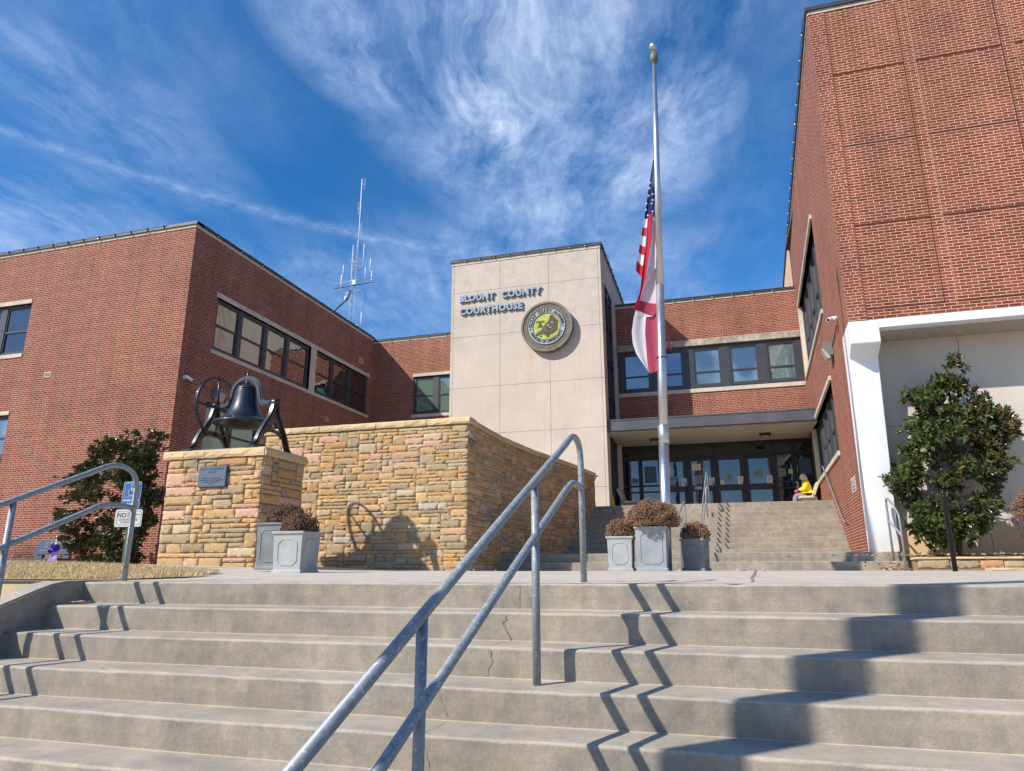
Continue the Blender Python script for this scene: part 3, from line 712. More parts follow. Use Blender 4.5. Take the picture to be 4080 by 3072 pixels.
# ---- stone tower
mb = MB(); cols_ = [-9.76, -9.655, -7.69, -5.70, -3.745, -3.64]; rows_ = [-.2, 2.86, 5.02, 6.87, 8.965, 10.87, 12.09]; g = .006
mb.mi = 1; mb.box(-9.745, -3.66, 24.625, 25.3, -.2, 12.09); mb.mi = 0
for i in range(5):
    for j in range(6):
        mb.fbox(TF, cols_[i] + (g if i else 0), cols_[i + 1] - (g if i < 4 else 0), rows_[j] + g, rows_[j + 1] - g, -.024, 0.0)
mb.build('wall', ['tower_stone', 'joint_pale'], B)['label'] = 'cream stone front of the entrance tower'
mb = MB(); mb.mi = 0
for (a0, a1, z0, z1) in ((24.626, 25.35, 1.9, 5.0), (24.626, 25.35, 5.02, 8.95), (24.626, 25.35, 8.97, 12.09), (25.352, 27.45, 11.0, 12.09), (27.452, 33, 10.72, 12.09), (27.452, 27.598, -.2, 10.718)):
    mb.fbox(TS, a0, a1, z0, z1, -.3, 0)
mb.box(-9.76, -9.46, 25.3, 33, -.2, 12.09)
mb.build('wall', 'tower_stone', B)['label'] = 'side of the entrance tower'
mb = MB()
mb.fbox(TS, 25.352, 25.43, 1.99, 10.995, -.12, -.03); mb.fbox(TS, 27.37, 27.45, 1.99, 10.995, -.12, -.03); mb.fbox(TS, 26.36, 26.44, 1.99, 10.995, -.12, -.02)
for z in (2.0, 4.85, 6.4, 7.9, 9.4, 10.6, 10.93): mb.fbox(TS, 25.43, 26.36, z, z + .065, -.12, -.03); mb.fbox(TS, 26.44, 27.37, z, z + .065, -.12, -.03)
w = mb.build('window', 'dark_metal', B); w['label'] = 'tall dark window strip on the side of the tower'
g_ = MB(); g_.face([TS.p(25.43, 2.06, -.10), TS.p(27.37, 2.06, -.10), TS.p(27.37, 10.93, -.10), TS.p(25.43, 10.93, -.10)]); g_.build('pane', 'glass_dark', w, recalc=False)
# ---- brick front above the doors
wall(CF, -3.53, rwx(27.6), 4.95, 10.62, .3, [(-3.53, 3.575, 6.93, 8.69)], 'wall', 'brick', B, uoff=.1)
trim('lintel', CF, -3.535, rwx(27.6), 8.69, 8.955, .12, 'rough_lintel', bev=.01); trim('sill', CF, -3.535, 3.56, 6.775, 6.93, .04, 'lintel_stone')
for a, b in ((-3.33, -2.18), (-1.95, -.86), (-.54, .60), (.85, 2.0), (2.25, 3.38)): sash(CF, a, b, 6.99, 8.62, 'glass_blind', -.07, fw=.075, split=.38)
for a, b in ((-3.525, -3.33), (-2.18, -1.95), (-.86, -.54), (.60, .85), (2.0, 2.25), (3.38, 3.56)): trim('mullion', CF, a + .001, b - .001, 6.935, 8.685, .01, 'dark_metal', -.16)
for a, b in ((-3.33, -2.18), (-1.95, -.86), (-.54, .60), (.85, 2.0), (2.25, 3.38)):
    trim('mullion', CF, a, b, 8.62, 8.685, -.01, 'dark_metal', -.16); trim('mullion', CF, a, b, 6.935, 6.99, -.01, 'dark_metal', -.16)
mb = MB(); mb.box(-3.66, -3.531, 27.62, 27.9, -.2, 10.7); mb.build('wall', 'tower_stone', B)
trim('patch', CF, -.13, .26, 5.62, 5.75, .006, 'brick')
# ---- canopy
mb = MB(); mb.prism([(-3.635, 4.81), (3.44, 4.81), (3.6, 5.18), (-3.635, 5.18)], F((0, 24.9, 0), (1, 0, 0), (0, -1, 0)), -3.4, 0)
mb.build('canopy', 'soffit_concrete', B)
mb = MB()
mb.fbox(F((0, 24.9, 0), (1, 0, 0), (0, -1, 0)), -3.637, 3.425, 4.877, 5.235, .002, .15); mb.fbox(F((0, 24.9, 0), (1, 0, 0), (0, -1, 0)), -3.637, 3.425, 5.235, 5.285, -.1, .17); mb.fbox(F((0, 24.9, 0), (1, 0, 0), (0, -1, 0)), -3.637, 3.425, 4.86, 4.877, -.02, .13)
for x in (-.9, 2.75): mb.fbox(F((0, 24.9, 0), (1, 0, 0), (0, -1, 0)), x, x + .012, 4.88, 5.23, .15, .153)
mb.build('fascia', 'fascia_metal', B)
mb = MB(); mb.box(-3.63, 3.55, 25.1, 27.58, 5.182, 5.2); mb.build('roof', 'roofing', B)
# ---- entrance front
edges = [(-3.60, -2.88, 's'), (-2.82, -2.10, 's'), (-2.04, -1.06, 'd'), (-1.0, -.02, 'd'), (.04, 1.06, 'd'), (1.14, 2.16, 'd'), (2.24, 2.88, 's'), (2.94, 3.56, 's')]
mb = MB()
bx = [-3.635, *[(edges[i][1] + edges[i + 1][0]) / 2 for i in range(7)], 3.6]
for i, x in enumerate(bx): mb.fbox(DW, x - .03, x + .03, 1.99, 4.81, -.10, .03)
for i in range(8):
    mb.fbox(DW, bx[i] + .03, bx[i + 1] - .03, 4.27, 4.37, -.10, .02); mb.fbox(DW, bx[i] + .03, bx[i + 1] - .03, 4.72, 4.81, -.10, .02); mb.fbox(DW, bx[i] + .03, bx[i + 1] - .03, 1.99, 2.03, -.10, .02)
fr_ = mb.build('door_frame', 'door_metal', B)
g_ = MB()
for i in range(8): g_.face([DW.p(bx[i] + .03, 4.37, -.06), DW.p(bx[i + 1] - .03, 4.37, -.06), DW.p(bx[i + 1] - .03, 4.72, -.06), DW.p(bx[i] + .03, 4.72, -.06)])
g_.build('pane', 'glass_dark', fr_, recalc=False)
doors = []
for i, (a, b, k) in enumerate(edges):
    mb = MB(); g_ = MB(); x0, x1 = bx[i] + .031, bx[i + 1] - .031
    if k == 'd':
        gx0, gx1 = x0 + .13, x1 - .13; zz = [(2.22, 2.93), (3.16, 4.12)]
    else: gx0, gx1 = x0 + .05, x1 - .05; zz = [(2.08, 2.93), (2.99, 3.17), (3.24, 4.22)]
    mb.fbox(DW, x0, gx0, 2.031, 4.269, -.07, -.02); mb.fbox(DW, gx1, x1, 2.031, 4.269, -.07, -.02)
    prev = 2.031
    for z0, z1 in zz:
        mb.fbox(DW, gx0, gx1, prev, z0, -.07, -.02); prev = z1
        g_.face([DW.p(gx0, z0, -.05), DW.p(gx1, z0, -.05), DW.p(gx1, z1, -.05), DW.p(gx0, z1, -.05)])
    mb.fbox(DW, gx0, gx1, prev, 4.269, -.07, -.02)
    dd = mb.build('door' if k == 'd' else 'side_window', 'door_metal', B); g_.build('pane', 'glass_dark', dd, recalc=False)
    if k == 'd':
        hb = MB(); xx = x1 - .055; hb.tube([DW.p(xx, 3.24, -.02), DW.p(xx, 3.24, .05), DW.p(xx, 3.18, .075), DW.p(xx, 2.94, .075), DW.p(xx + .02, 2.88, .05), DW.p(xx + .02, 2.88, -.02)], .017, 8)
        hb.build('handle', 'iron_paint', dd)
    doors.append((dd, gx0, gx1))
# notices on the glass and rails
def sheet(parent, a, z, w, h, m, name='notice', lines=0, tm='plaque_text', words=None):
    mb = MB(); mb.fbox(DW, a - w / 2, a + w / 2, z - h / 2, z + h / 2, -.049, -.044)
    for k in range(lines):
        zz = z + h / 2 - h * (k + .9) / (lines + 1.0); mb.mi = 1; lw = w * random.uniform(.55, .82) / 2
        mb.fbox(DW, a - lw, a + lw, zz - .006, zz + .006, -.0435, -.042); mb.mi = 0
    if words:
        mb.mi = 1
        for tx, dz, sz in words: put_text(mb, DW, a, z + dz, -.0432, tx, sz)
    return mb.build(name, [m, tm], parent)
D = lambda i: doors[i][0]
smoke = [('NO', .07, .07), ('SMOKING', .02, .035), ('OR TOBACCO', -.03, .025)]
sheet(D(2), -1.80, 3.74, .30, .36, 'paper_cream', lines=7); sheet(D(2), -1.62, 3.44, .36, .22, 'paper_dim', words=[('ENTER', -.04, .115)]); sheet(D(2), -1.62, 3.22, .24, .12, 'paper_dim', lines=2)
sheet(D(3), -.68, 3.88, .34, .24, 'paper_cream', lines=4); sheet(D(3), -.63, 3.40, .27, .32, 'paper_dim', lines=6)
sheet(D(4), .52, 3.44, .26, .32, 'paper_dim', lines=6); sheet(D(4), .22, 3.24, .18, .17, 'paper_yellow', lines=0)
sheet(D(5), 1.58, 3.55, .36, .26, 'paper_dim', lines=5)
for i, x in ((2, -1.17), (3, -.13), (4, .93), (5, 1.98)):
    mb = MB(); mb.fbox(DW, x - .10, x + .10, 3.15, 3.45, -.019, -.014); mb.mi = 1
    put_text(mb, DW, x, 3.39, -.0135, 'NO', .06, extrude=.001); put_text(mb, DW, x, 3.20, -.0135, 'SMOKING', .036)
    bmr = [DW.p(x + .045 * math.cos(t), 3.31 + .045 * math.sin(t), -.013) for t in [2 * PI * k / 16 for k in range(16)]]; mb.mi = 2; mb.tube(bmr, .006, 5, closed=True)
    mb.tube([DW.p(x - .03, 3.34, -.013), DW.p(x + .03, 3.28, -.013)], .005, 5); mb.mi = 2; put_text(mb, DW, x, 3.16, -.0135, 'NO TOBACCO', .024)
    mb.build('no_smoking_notice', ['sign_white', 'sign_black', 'text_red'], D(i))
for i, x, tx in ((2, -1.66, 'ENTER'), (4, .52, 'EXIT'), (5, 1.62, 'EXIT')):
    mb = MB(); put_text(mb, DW, x, 3.035, -.0185, tx, .075, extrude=.001); mb.build('lettering', 'text_red', D(i))
sheet(D(6), 2.44, 3.96, .24, .29, 'paper_dim', lines=6); sheet(D(6), 2.46, 3.55, .24, .30, 'paper_dim', lines=6); sheet(D(6), 2.76, 3.58, .17, .17, 'paper_yellow')
sheet(D(1), -2.47, 3.65, .46, .66, 'poster_blue', lines=0); sheet(D(0), -3.08, 3.42, .26, .22, 'paper_dim', lines=4)
sheet(D(7), 3.28, 3.75, .42, .62, 'poster_blue', lines=0)
mb = MB(); mb.fbox(DW, -.80, -.53, 3.01, 3.11, -.019, -.014); mb.mi = 1; mb.fbox(DW, -.78, -.71, 3.03, 3.09, -.0135, -.012); mb.fbox(DW, -.68, -.55, 3.065, 3.08, -.0135, -.012); mb.fbox(DW, -.68, -.57, 3.04, 3.05, -.0135, -.012)
mb.build('notice', ['sign_white', 'plaque_metal'], D(3))
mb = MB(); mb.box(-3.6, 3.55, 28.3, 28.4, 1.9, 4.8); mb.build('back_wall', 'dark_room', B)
# soffit lights
for x in (1.86, -2.08):
    mb = MB(); mb.box(x - .19, x + .19, 26.32, 26.62, 4.70, 4.809); mb.mi = 1; mb.box(x - .13, x + .13, 26.38, 26.56, 4.685, 4.70); mb.build('ceiling_light', ['iron_paint', 'fixture_lens'], B)
# ---- right wing side wall (slightly splayed)
rw_h = [(19.40, 26.60, 6.88, 9.56), (19.50, 26.55, 3.0, 4.88), (15.14, 16.42, -.2, 5.065)]
wall(RW, 15.14, 27.65, -.2, 12.78, .35, rw_h, 'wall', 'brick', B, uoff=.05)['label'] = 'side wall of the right wing beside the steps'
wall(RW, 27.652, 33, -.2, 9.45, .35, [], 'wall', 'brick', B)
for z0, z1, a0, a1 in ((6.88, 9.56, 19.40, 26.60), (3.0, 4.88, 19.50, 26.55)):
    trim('lintel', RW, a0 - .12, a1 + .02, z1, z1 + .12, .06, 'lintel_stone', -.3); trim('sill', RW, a0 - .05, a1 + .05, z0 - .12, z0, .05, 'lintel_stone', -.3)
    n = 5; st = (a1 - a0) / n
    for k in range(n): sash(RW, a0 + k * st + .06, a0 + (k + 1) * st - .06, z0 + .02, z1 - .02, 'glass_side', -.20, fw=.07)
    for k in range(n + 1): trim('mullion', RW, max(a0, a0 + k * st - .055) , min(a1, a0 + k * st + .055), z0, z1, -.10, 'dark_metal', -.28)
    trim('jamb', RW, a1 - .02, a1 + .10, z0, z1, .05, 'lintel_stone', -.3)
# ---- right wing front: brick panels with raised joint strips, groove shade painted as dark strips
bk = MB()
wall(F((0, 15.14, 0), (1, 0, 0), (0, -1, 0)), rwx(15.14) + .003, 12.4, 5.066, 12.78, .3, [], 'wall', 'brick_panel', B, uoff=.16)['label'] = 'tall sunlit brick front of the right wing'
mat('joint_tan', (0.42, 0.24, 0.16), 0.9)
mb = MB(); zg = [5.30, 7.22, 9.167, 11.045, 12.632]; xg = []
x = 3.075
while x < 12: xg.append((x, x + 1.668)); x += 1.91
for x0, x1 in xg:
    mb.fbox(RF, x0 - .004, x0 + .010, 5.30, 12.632, .0, .0035)
    mb.fbox(RF, x1 - .010, x1 + .004, 5.30, 12.632, .0, .0035)
mb.build('joint', 'joint_tan', B)
def groove():
    mb = MB()
    for x0, x1 in xg:
        for z in zg[:-1]: mb.fbox(RF, x0, x1, z - .024, z + .012, .0, .0045)
        mb.fbox(RF, x1 - .009, x1 + .009, 5.30, 12.632, .0035, .0045)
    return mb.build('joint', 'shadow_joint', B)
mat('shadow_joint', (0.075, 0.022, 0.016), 0.95)
groove()
# white concrete pillar with corbel, and beam
mb = MB(); prof = [(15.14, 5.062), (15.14, 4.573), (15.58, 4.37), (16.07, .30), (16.5, .30), (16.5, 1.0), (16.30, 4.9), (16.28, 5.062)]
def pv(y, z, k): return V(((rwx(y) - .012) if k == 0 else 3.49, y, z))
A = [mb.bm.verts.new(pv(y, z, 0)) for y, z in prof]; C_ = [mb.bm.verts.new(pv(y, z, 1)) for y, z in prof]
mb.bm.faces.new(A); mb.bm.faces.new(C_[::-1])
for i in range(len(prof)): mb.bm.faces.new((A[i], C_[i], C_[(i + 1) % len(prof)], A[(i + 1) % len(prof)]))
mb.bevel(.012, 2, .3); mb.build('pillar', 'white_paint', B)
mb = MB(); mb.fbox(RF, 3.492, 12.4, 4.872, 5.063, -.25, 0.0); mb.bevel(.01, 1); mb.build('beam', 'white_paint', B)
mb = MB(); mb.box(3.492, 12.4, 15.392, 16.213, 4.875, 5.06); mb.build('soffit', 'soffit_concrete', B)
mb = MB(); mb.mi = 1; mb.box(3.3, 12.4, 16.215, 16.5, -.1, 5.05); mb.mi = 0
for x0, x1 in ((3.3, 5.183), (5.197, 8.3), (8.314, 12.4)):
    for z0, z1 in ((-.1, 2.974), (2.986, 4.871)): mb.fbox(RC, x0, x1, z0, z1, -.014, 0)
mb.build('wall', ['stucco', 'joint_dark'], B)['label'] = 'beige recessed wall behind the right tree'
# ---- copings, fascia strips and roofs
def coping(fr, a0, a1, z, e0=0.0, e1=0.0, lz=.10, dz=.085):
    mb = MB(); mb.fbox(fr, a0, a1, z, z + lz, -.25, .02); mb.build('coping', 'lintel_stone', B)
    mb = MB(); mb.fbox(fr, a0 - e0, a1 + e1, z + lz, z + lz + dz, -.28, .065); mb.fbox(fr, a0 - e0, a1 + e1, z + lz - .012, z + lz, .022, .065); mb.build('roof_edge', 'cap_metal', B)
coping(LF, -30, -15.4, 10.706, 0, .065); coping(LS, 16.552, 28.8, 10.706); coping(ML, -15.4, -9.76, 10.60); coping(CF, -3.53, rwx(27.6), 10.62)
coping(TF, -9.78, -3.62, 12.09, .05, .06, .13, .10); coping(TS, 24.602, 33, 12.09, lz=.13, dz=.10); coping(RF, rwx(15.14), 12.4, 12.78, .05); coping(RW, 15.142, 27.65, 12.78)
mb = MB()
mb.box(-30, -15.7, 16.86, 40, 10.5, 10.6); mb.box(-15.7, -9.7, 29.1, 40, 10.4, 10.5); mb.box(-9.46, -3.95, 25.3, 33, 11.9, 12.0); mb.box(-3.6, 3.5, 27.95, 40, 10.4, 10.5); mb.box(3.4, 12.4, 15.5, 27.9, 12.5, 12.6); mb.box(12.3, 12.39, 15.6, 33, 0, 12.5)
mb.box(-9.46, -3.95, 32.8, 33, 10, 12.05); mb.box(3.9, 12.4, 32.6, 32.9, 9, 12.6); mb.box(-30, -29.9, 16.9, 40, 0, 10.5)
mb.build('roof', 'roofing', B)
mb = MB(); mb.fbox(RW, 27.70, 33.4, 9.5, 13.10, -.3, -.02)
a = 27.75
while a < 33.3: mb.fbox(RW, a, a + .05, 9.5, 13.10, -.02, .012); a += .20
mb.build('metal_cladding', 'tan_metal', B)
mb = MB(); mb.fbox(RW, 27.652, 33.45, 13.10, 13.22, -.35, .06); mb.fbox(RW, 27.652, 27.70, 9.5, 13.099, -.3, .03); mb.build('roof_edge', 'cap_metal', B)
# wall vents
for fr, a, z, w, h in ((LF, -20.58, 6.20, .27, .17), (LS, 27.63, 9.40, .42, .24), (LS, 25.02, 6.10, .26, .2), (LS, 17.5, 5.0, .0, .0)):
    if not w: continue
    mb = MB(); mb.fbox(fr, a - w / 2, a + w / 2, z - h / 2, z + h / 2, 0, .012); mb.mi = 1
    for k in range(3): zz = z - h / 2 + h * (k + 1) / 4; mb.fbox(fr, a - w / 2 + .03, a + w / 2 - .03, zz - .012, zz + .012, .012, .015)
    mb.build('wall_vent', ['lintel_stone', 'seal_dark'], B)

# ================================================================== LETTERING AND SEAL
t = empty('building_lettering', (-7.6, 24.6, 10.3), 'raised blue grey metal letters naming the courthouse on the stone tower', 'lettering')
for body, z, x0, x1 in (('BLOUNT', 10.43, -9.38, -7.90), ('COUNTY', 10.43, -7.62, -5.97), ('COURTHOUSE', 9.88, -9.38, -6.74)):
    me = text_mesh(body, 0.41, extrude=0.035, offset=0.021, align='LEFT', spacing=1.1)
    xs_ = [v.co.x for v in me.vertices]; s_ = (x1 - x0) / (max(xs_) - min(xs_)); ysv = [v.co.y for v in me.vertices]; sy_ = .30 / (max(ysv) - min(ysv)); mn = min(xs_); my = min(ysv)
    mb = MB(); mb.bm.from_mesh(me)
    for v in mb.bm.verts: c = v.co.copy(); v.co = TF.p(x0 + (c.x - mn) * s_, z + (c.y - my) * sy_, .055 + c.z)
    mb.bm.normal_update()
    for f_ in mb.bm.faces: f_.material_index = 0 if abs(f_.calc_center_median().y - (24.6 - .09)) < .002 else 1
    mb.build('word', ['letter_metal', 'letter_side_shade'], t); bpy.data.meshes.remove(me)
SC = (-5.753, 8.998)
t = empty('county_seal', (SC[0], 24.6, SC[1]), 'round bronze county seal with green map centre mounted on the stone tower', 'seal')
def disc(mb, r0, r1, d0, d1, seg=64):
    """ring between radii, standing proud from d0 to d1"""
    fr = F((SC[0], 24.6, SC[1]), (1, 0, 0), (0, -1, 0)); P_ = lambda r, k, d: fr.p(r * math.cos(2 * PI * k / seg), r * math.sin(2 * PI * k / seg), d)
    for k in range(seg):
        mb.face([P_(r1, k, d0), P_(r1, k + 1, d0), P_(r1, k + 1, d1), P_(r1, k, d1)])
        if r0 > 0:
            mb.face([P_(r0, k, d1), P_(r1, k, d1), P_(r1, k + 1, d1), P_(r0, k + 1, d1)]); mb.face([P_(r0, k + 1, d0), P_(r0, k, d0), P_(r0, k, d1), P_(r0, k + 1, d1)])
        else: mb.face([P_(0, 0, d1), P_(r1, k, d1), P_(r1, k + 1, d1)])
SF = F((SC[0], 24.6, SC[1]), (1, 0, 0), (0, -1, 0))
mb = MB(); disc(mb, .925, 1.005, 0.0, .27); mb.build('rim', 'seal_rim', t)
mb = MB(); disc(mb, .0, .93, 0.05, .235); mb.build('rope_border', 'seal_bronze', t)
mb = MB()
for k in range(46):                                                   # carved rope pattern
    a = 2 * PI * k / 46 + .03
    if abs((a - 1.5 * PI)) < .04: continue
    pts = [SF.p((.74 + .17 * q) * math.cos(a + .055 * math.sin(PI * 2 * (q - .1))), (.74 + .17 * q) * math.sin(a + .055 * math.sin(PI * 2 * (q - .1))), .238) for q in [i / 6 for i in range(7)]]
    mb.tube(pts, .007, 4)
mb.build('rope_lines', 'seal_dark', t)
mb = MB(); disc(mb, .548, .725, 0.2, .255); mb.build('text_ring', 'seal_blue', t)
mb = MB(); disc(mb, 0, .535, 0.2, .24); mb.build('centre', 'seal_green', t)
for r0_, r1_ in ((.534, .549), (.724, .738)): mb = MB(); disc(mb, r0_, r1_, 0.2, .262); mb.build('ring_edge', 'seal_dark', t)
def arc_text(mb, body, r, a_mid, size, flip, step):
    n = len(body)
    for i, ch in enumerate(body):
        if ch == ' ': continue
        a = a_mid + (-(i - (n - 1) / 2) * step if not flip else (i - (n - 1) / 2) * step)
        me = text_mesh(ch, size, extrude=.006, offset=.006)
        rot_ = a - PI / 2 if not flip else a + PI / 2
        rr = r if not flip else r + size * .7
        mb2 = Matrix.Rotation(rot_, 4, 'Z'); me.transform(mb2); me.transform(Matrix.Translation((rr * math.cos(a), rr * math.sin(a), 0)))
        m4 = Matrix.Identity(4)
        for c, vv in enumerate((SF.u, Z, SF.n)):
            for q in range(3): m4[q][c] = vv[q]
        m4.translation = SF.p(0, 0, .26); me.transform(m4); mb.bm.from_mesh(me); bpy.data.meshes.remove(me)
mb = MB(); arc_text(mb, 'BLOUNT COUNTY ALABAMA', .580, PI / 2 + .02, .165, False, .147); arc_text(mb, 'FRONTIER OF OPPORTUNITY', .573, 1.5 * PI, .135, True, .106)
for a in (PI + .12, -.06):
    c = (.636 * math.cos(a), .636 * math.sin(a)); pts = []
    for k in range(10): rr = .05 if k % 2 == 0 else .02; an_ = PI / 2 + 2 * PI * k / 10; pts.append((c[0] + rr * math.cos(an_), c[1] + rr * math.sin(an_)))
    mb.prism(pts, SF, .255, .266)
mb.build('seal_letters', 'seal_dark', t)
mp = [(-.44, -.345), (-.405, -.26), (-.37, -.235), (-.33, -.19), (-.26, -.175), (-.20, -.14), (-.13, -.04), (-.10, .02), (-.07, .06), (-.03, .12), (.03, .16), (.09, .23), (.12, .32), (.145, .41), (.20, .445), (.27, .42), (.33, .33), (.41, .255), (.45, .20), (.43, .12), (.425, .03), (.42, -.10), (.40, -.17), (.33, -.24), (.27, -.28), (.17, -.32), (.10, -.335), (.07, -.43), (.0, -.42), (-.06, -.35), (-.13, -.30), (-.26, -.31), (-.38, -.33)]
mb = MB(); mb.prism(mp, SF, .24, .262); mb.mi = 1
for p0, p1 in (((-.1, -.3), (.2, .1)), ((.0, -.1), (.42, .0)), ((.1, .28), (.4, .17)), ((.2, .42), (.05, -.4)), ((-.2, -.15), (.1, -.3)), ((.25, -.28), (.3, .33))):
    mb.tube([SF.p(p0[0], p0[1], .263), SF.p((p0[0] + p1[0]) / 2 + .03, (p0[1] + p1[1]) / 2 - .02, .264), SF.p(p1[0], p1[1], .263)], .006, 4)
mb.mi = 2
for p in ((.06, .02), (.22, .13), (.15, -.07)): mb.fbox(SF, p[0] - .035, p[0] + .035, p[1] - .02, p[1] + .02, .26, .268)
mb.build('map', ['seal_map', 'seal_dark', 'lintel_stone'], t)
mb = MB()
for k, (w_, z_) in enumerate(((.15, .235), (.17, .20), (.17, .165), (.05, .13), (.04, .10), (.06, .07), (.07, .04), (.11, .01), (.10, -.02))):
    x_ = -.22
    while w_ > 0 and x_ < 9: mb.fbox(SF, -.24 - w_, -.24 + w_, z_ - .010, z_ + .008, .24, .247); break
mb.fbox(SF, -.26, -.17, -.40, -.36, .24, .25); mb.build('seal_inscription', 'seal_dark', t)

# ================================================================== SANDSTONE WALLS
PAL = [((0.51, 0.345, 0.18), 9), ((0.54, 0.38, 0.21), 9), ((0.53, 0.325, 0.15), 5), ((0.43, 0.33, 0.205), 10), ((0.38, 0.305, 0.205), 7), ((0.56, 0.37, 0.25), 2), ((0.50, 0.29, 0.16), 2), ((0.52, 0.42, 0.28), 5), ((0.46, 0.42, 0.36), 1), ((0.31, 0.235, 0.155), 2)]
PALW = [c for c, n in PAL for _ in range(n)]
def ashlar(Wd, Hh, rnd, u=0.075):
    nx, nz = int(round(Wd / u)), int(round(Hh / u)); g = [[0] * nx for _ in range(nz)]; out = []
    for j in range(nz):
        i = 0
        while i < nx:
            if g[j][i]: i += 1; continue
            run = 0
            while i + run < nx and not g[j][i + run] and run < 10: run += 1
            h = rnd.choices([1, 2, 3], [6, 6, .8])[0]; w = rnd.choice([3, 4, 5, 6, 7, 8, 9] if h == 1 else ([2, 3, 4, 5, 6, 7, 8] if h == 2 else [4, 5, 6]))
            w = min(w, run); 
            if run - w == 1: w = run
            h = min(h, nz - j)
            if w == 1: h = min(h, 2)
            for jj in range(h):
                for ii in range(w): g[j + jj][i + ii] = 1
            out.append((i * Wd / nx, (i + w) * Wd / nx, j * Hh / nz, (j + h) * Hh / nz)); i += w
    return out
def stone_face(mb, lay, P_, rects, rnd, gap=0.0038, proud=0.016, pinks=()):
    """each stone a rough cushion-shaped block; P_(a, z, d) maps to space"""
    for (a0, a1, z0, z1) in rects:
        col = rnd.choice(PALW); 
        if (a1 - a0) > .28 and (z1 - z0) > .14 and rnd.random() < .10: col = (0.62, 0.39, 0.29)
        k = rnd.uniform(.86, 1.12); col = tuple(min(.9, c * k) for c in col)
        nx, nz = max(2, int((a1 - a0) / .07)), max(2, int((z1 - z0) / .05)); d0 = rnd.uniform(.3, 1.0) * proud; ta, tz = rnd.uniform(-.5, .5) * .012, rnd.uniform(-.5, .5) * .012
        gr = []
        for j in range(nz + 1):
            row = []
            for i in range(nx + 1):
                fa, fz = i / nx, j / nz; e = i in (0, nx) or j in (0, nz)
                a = a0 + gap + (a1 - a0 - 2 * gap) * fa; z = z0 + gap + (z1 - z0 - 2 * gap) * fz
                if e: a += rnd.uniform(-.0035, .0035); z += rnd.uniform(-.0035, .0035)
                d = d0 + ta * (fa - .5) * 2 + tz * (fz - .5) * 2 + rnd.uniform(-.004, .004) - (.006 if e else 0)
                row.append(mb.bm.verts.new(P_(a, z, max(d, -.004))))
            gr.append(row)
        for j in range(nz):
            for i in range(nx):
                f = mb.bm.faces.new((gr[j][i], gr[j][i + 1], gr[j + 1][i + 1], gr[j + 1][i])); f.smooth = rnd.random() < .6
                for l in f.loops: l[lay] = (*col, 1)
        ring = [gr[0][i] for i in range(nx + 1)] + [gr[j][nx] for j in range(1, nz + 1)] + [gr[nz][i] for i in range(nx - 1, -1, -1)] + [gr[j][0] for j in range(nz - 1, 0, -1)]
        def back(i, j): return mb.bm.verts.new(P_(a0 + gap + (a1 - a0 - 2 * gap) * i / nx, z0 + gap + (z1 - z0 - 2 * gap) * j / nz, -.02))
        bk_ = [back(i, 0) for i in range(nx + 1)] + [back(nx, j) for j in range(1, nz + 1)] + [back(i, nz) for i in range(nx - 1, -1, -1)] + [back(0, j) for j in range(nz - 1, 0, -1)]
        for q in range(len(ring)):
            f = mb.bm.faces.new((ring[q], bk_[q], bk_[(q + 1) % len(ring)], ring[(q + 1) % len(ring)]))
            for l in f.loops: l[lay] = (*col, 1)
def stone_mb():
    mb = MB(); return mb, mb.bm.loops.layers.float_color.new('Col')
def cap_stones(mb, lay, P_, a0, a1, z0, z1, d_in, d_out, rnd, lmin=.5, lmax=.95):
    a = a0
    while a < a1 - .05:
        b = min(a1, a + rnd.uniform(lmin, lmax)); 
        if a1 - b < .3: b = a1
        col = rnd.choice([(0.62, 0.50, 0.29), (0.58, 0.46, 0.27), (0.66, 0.52, 0.31)]); n = max(3, int((b - a) / .12)); prev = None
        for i in range(n + 1):
            x = a + .004 + (b - a - .008) * i / n; j = lambda s=.006: rnd.uniform(-s, s)
            sec = [P_(x, z0 + j(), d_in), P_(x, z0 + j(), d_out - .015 + j()), P_(x, z0 + (z1 - z0) * .3, d_out + j(.012)), P_(x, z0 + (z1 - z0) * .75, d_out - .008 + j(.012)), P_(x, z1 + j(.003), d_out - .03 + j()), P_(x, z1 + j(.003), d_in)]
            sec = [mb.bm.verts.new(p) for p in sec]
            if prev:
                for k in range(6):
                    f = mb.bm.faces.new((prev[k], prev[(k + 1) % 6], sec[(k + 1) % 6], sec[k]))
                    for l in f.loops: l[lay] = (*col, 1)
            else:
                f = mb.bm.faces.new(sec[::-1])
                for l in f.loops: l[lay] = (*col, 1)
            prev = sec
        f = mb.bm.faces.new(prev)
        for l in f.loops: l[lay] = (*col, 1)
        a = b
rnd = random.Random(11)
wp = [(-5.05, 13.88), (-5.03, 15.0), (-4.95, 16.2), (-4.68, 18.0), (-4.15, 20.3), (-3.78, 22.45)]
def path_at(s):                                                       # smooth plan curve of the stair side
    seg = []; tot = 0
    for a, b in zip(wp[:-1], wp[1:]): L_ = math.dist(a, b); seg.append((tot, L_, a, b)); tot += L_
    for (t0, L_, a, b) in seg:
        if s <= t0 + L_ or (t0, L_, a, b) == seg[-1]:
            f_ = (s - t0) / L_; x, y = a[0] + (b[0] - a[0]) * f_, a[1] + (b[1] - a[1]) * f_; dx, dy = (b[0] - a[0]) / L_, (b[1] - a[1]) / L_
            return x, y, dy, -dx
plen = sum(math.dist(a, b) for a, b in zip(wp[:-1], wp[1:]))
def side_P(a, z, d): x, y, nx_, ny_ = path_at(a); return V((x + nx_ * d, y + ny_ * d, z))
ztop = lambda a: 3.13 - .19 * a / plen
SW = empty('stone_wall', (-7, 14.2, 0), 'tall tan sandstone retaining wall curving up beside the upper steps', 'wall')
mb, lay = stone_mb()
